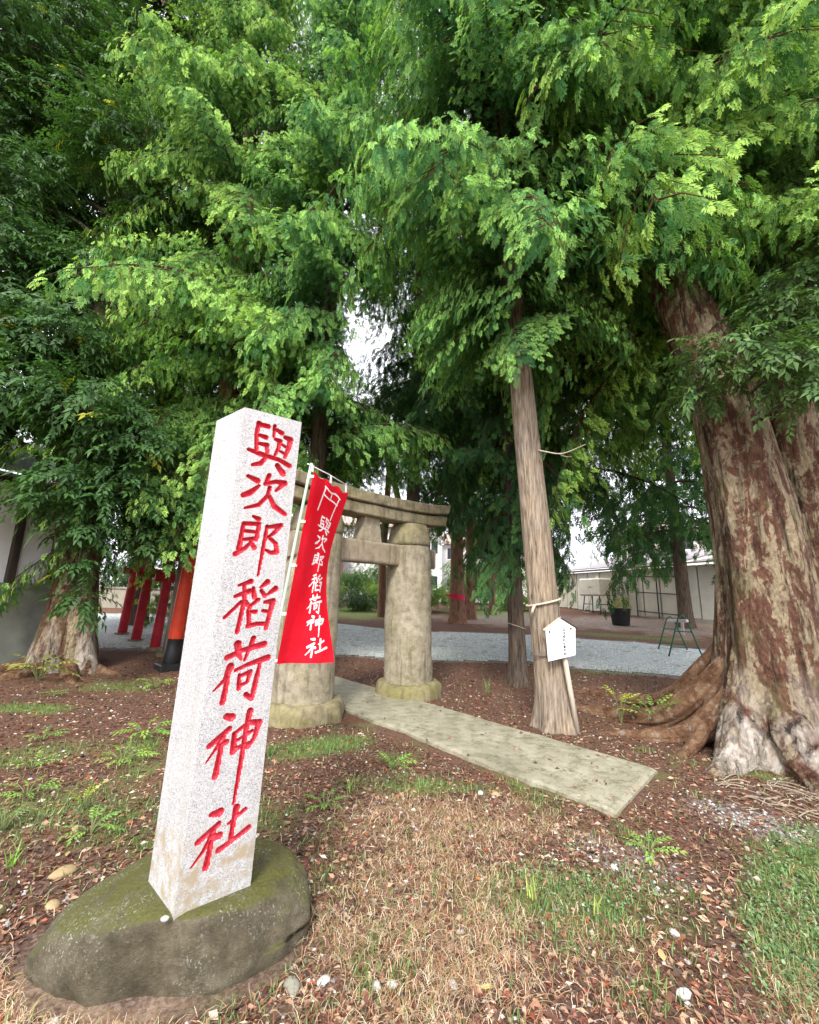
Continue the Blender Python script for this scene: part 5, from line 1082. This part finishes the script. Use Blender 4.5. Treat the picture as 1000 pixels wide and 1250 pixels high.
# countable little plants
def tuft(x, y, h, n, label, seed, cols=((.16, .3, .06), (.26, .42, .1)), name='grass_tuft', cat='grass tuft', wd=.008):
    rs = np.random.default_rng(seed); z = float(gz(x, y)); o = empty(name, (x, y, z)); tag(o, label, cat); V = []; C = []
    for i in range(n):
        a = rs.uniform(0, 6.28); L = h*rs.uniform(.5, 1.1); ln = rs.uniform(.15, .8); p = np.array([rs.normal(0, .015), rs.normal(0, .015), 0.]); w_ = wd*rs.uniform(.6, 1.2); sd_ = np.array([-math.sin(a), math.cos(a), 0])*w_/2; row = []
        for k in range(5):
            t = k/4; q = p+np.array([math.cos(a)*ln*L*t**1.5, math.sin(a)*ln*L*t**1.5, L*(t-.35*ln*t*t)]); row += [q+sd_*(1-t*.9), q-sd_*(1-t*.9)]
        V.append(row); C.append([np.array(cols[0])*(1-rs.uniform())+np.array(cols[1])*rs.uniform()]*10)
    V = np.array(V).reshape(-1, 3); f = np.array([[2*k, 2*k+1, 2*k+3, 2*k+2] for k in range(4)]); F = (f[None]+(np.arange(n)*10)[:, None, None]).reshape(-1, 4)
    b = npmesh('blades', V, F, LEAF, o, attrs={'col': np.array(C).reshape(-1, 3)}); b['kind'] = 'stuff'; return o
tuft(.68, 2.50, .13, 14, 'small bright upright grass tuft among the dry grass in the foreground', 500, ((.3, .42, .08), (.42, .5, .14)))
tuft(.98, 2.42, .10, 9, 'thin green grass tuft right of the brightest foreground tuft', 501, ((.3, .42, .08), (.42, .5, .14)))
tuft(-2.14, 2.66, .14, 10, 'broad bladed grass tuft at the left edge beside the boulder', 502, ((.16, .32, .06), (.3, .5, .1)), wd=.014)
tuft(-.40, 3.68, .13, 16, 'tall light green tuft below the slab', 503)
tuft(-1.25, 4.35, .16, 26, 'grass tuft at the foot of the left stone pillar base', 504, ((.14, .3, .08), (.25, .42, .12)))
tuft(-.75, 4.55, .15, 24, 'thick grass tuft between the left pillar base and the slab', 505, ((.14, .3, .08), (.25, .42, .12)))
tuft(1.35, 7.3, .35, 18, 'long-bladed grass clump behind the middle cypress', 506, ((.2, .3, .1), (.35, .42, .18)), wd=.014)
def seedling(x, y, h, label, seed, n=9, new=(.34, .5, .08), old=(.12, .3, .06), spread=.16, name='seedling', cat='seedling', size=.16):
    rs = np.random.default_rng(seed); z = float(gz(x, y)); o = empty(name, (x, y, z)); tag(o, label, cat); mb = MB(); P = []; A2 = []
    for i in range(n):
        a = i*2.4; e = np.array([math.cos(a)*spread*rs.uniform(.4, 1), math.sin(a)*spread*rs.uniform(.4, 1), h*rs.uniform(.5, 1)]); mb.tube([(0, 0, -.02), e*.5+[0, 0, .1*h], e], [.005, .004, .002], 4); P.append(e*.75); A2.append(e*[1, 1, .3]+[0, 0, .02])
    mb.build('stems', STEM, o)
    P = np.array(P); A2 = np.array(A2); Y = rs.uniform(0, 1, len(P)); V, F, C = stamp(LT, P, A2, np.tile([0, 0, 1.], (n, 1))+rs.normal(0, .2, (n, 3)), np.full(n, size)*rs.uniform(.8, 1.3, n), lambda tip, w_: lerpc(old, new, np.clip(tip*.5+Y[w_, None]*.6, 0, 1)), rs)
    l = npmesh('leaves', V, F, LEAF, o, attrs={'col': C}); l['kind'] = 'stuff'
seedling(3.05, 5.55, .42, 'bright green seedling growing between the big tree roots', 520, 12, spread=.22, size=.2)
seedling(2.75, 5.75, .5, 'yellow-leaved seedling left of the green one on the roots', 521, 5, new=(.6, .6, .1), old=(.3, .4, .06), spread=.14, size=.16)
seedling(-2.2, 3.26, .12, 'tiny yellow-green sprout left of the pillar', 522, 5, new=(.5, .55, .08), old=(.3, .4, .06), spread=.06, size=.09)
seedling(-2.5, 3.0, .14, 'small dull green weed near the left edge', 523, 7, new=(.25, .36, .12), old=(.1, .18, .06), spread=.09, size=.1)
seedling(-3.9, 7.0, .18, 'low green weed on the litter behind the pillar', 524, 9, spread=.2, size=.16)
seedling(-5.85, 7.15, .35, 'yellowish fern growing on the root of the left tree', 525, 14, new=(.42, .44, .12), old=(.16, .2, .05), spread=.3, name='fern', cat='fern', size=.3)
seedling(-2.65, 4.7, .16, 'bright green weed clump left of the pillar at mid height', 526, 14, spread=.22, size=.14)
seedling(-2.45, 4.05, .14, 'second bright weed clump nearer the pillar edge', 527, 12, spread=.18, size=.12)
for i, (x, y, lb) in enumerate([(-3.1, 3.9, 'small weed left of the pillar, at the height of its sixth character'), (-3.6, 4.6, 'small weed farther left on the reddish litter'), (-1.95, 3.0, 'low weed close to the left edge of the pillar near the boulder'), (-2.75, 3.45, 'pale low weed midway between left edge and pillar'), (-4.9, 6.3, 'weed on the litter in front of the left tree'), (-.55, 3.35, 'small weed right of the pillar in the dry litter'), (-.1, 4.1, 'little weed beside the middle of the slab edge'), (1.5, 2.9, 'low weed in the bare soil beyond the foreground dry grass')]):
    seedling(x, y, .09, lb, 540+i, 9, new=(.3, .5, .1), old=(.12, .28, .06), spread=.11, size=.10, name='weed', cat='weed')
# a few large fallen leaves lying singly
def fallen(x, y, L, colr, label, seed):
    a = seed*1.3; V = np.array([(-1, 0, 0), (-.3, .45, .12), (.5, .3, .15), (1, 0, .05), (.5, -.3, .1), (-.3, -.45, .05)])*L; V = np.column_stack([V[:, 0]*math.cos(a)-V[:, 1]*math.sin(a), V[:, 0]*math.sin(a)+V[:, 1]*math.cos(a), V[:, 2]])
    o = npmesh('fallen_leaf', V, np.array([(0, 1, 5), (1, 2, 4), (1, 4, 5), (2, 3, 4)])[:, :], STRAW, attrs={'col': np.tile(colr, (6, 1))}); o.location = (x, y, float(gz(x, y))+.012); tag(o, label, 'leaf', 'single fallen leaves')
fallen(1.14, 2.16, .035, (.6, .38, .16), 'orange-tan curled fallen leaf in the lower right foreground', 1)
fallen(.42, 2.62, .02, (.7, .2, .03), 'small orange leaf in the dry grass', 2)
fallen(.9, 2.36, .02, (.6, .12, .03), 'small red-orange leaf right of the grass tuft', 3)
fallen(-1.9, 2.75, .03, (.4, .28, .12), 'tan fallen leaf left of the boulder', 4)
fallen(.35, 1.98, .025, (.45, .4, .1), 'olive-yellow oval leaf near the bottom edge', 5)
fallen(3.45, 3.75, .09, (.42, .32, .24), 'big pale brown dry leaf at the foot of the huge right tree', 6)
# bark strips and dry fronds at the foot of the big tree
rs = np.random.default_rng(600); mb = MB()
for i in range(110):
    x, y = 3.4+rs.uniform(-.9, .8), 3.75+rs.uniform(-.35, .35); a = rs.uniform(-1.4, 1.2)-.3; L = rs.uniform(.06, .28); z = float(gz(x, y)); mb.tube(spline([(x, y, z+.01), (x+math.cos(a)*L/2, y+math.sin(a)*L/2, z+rs.uniform(.008, .03)), (x+math.cos(a)*L, y+math.sin(a)*L, z+.01)], 5), rs.uniform(.0015, .005), 5)
tag(mb.build('dead_twigs', OLDWOOD), None, None, None, 'stuff')
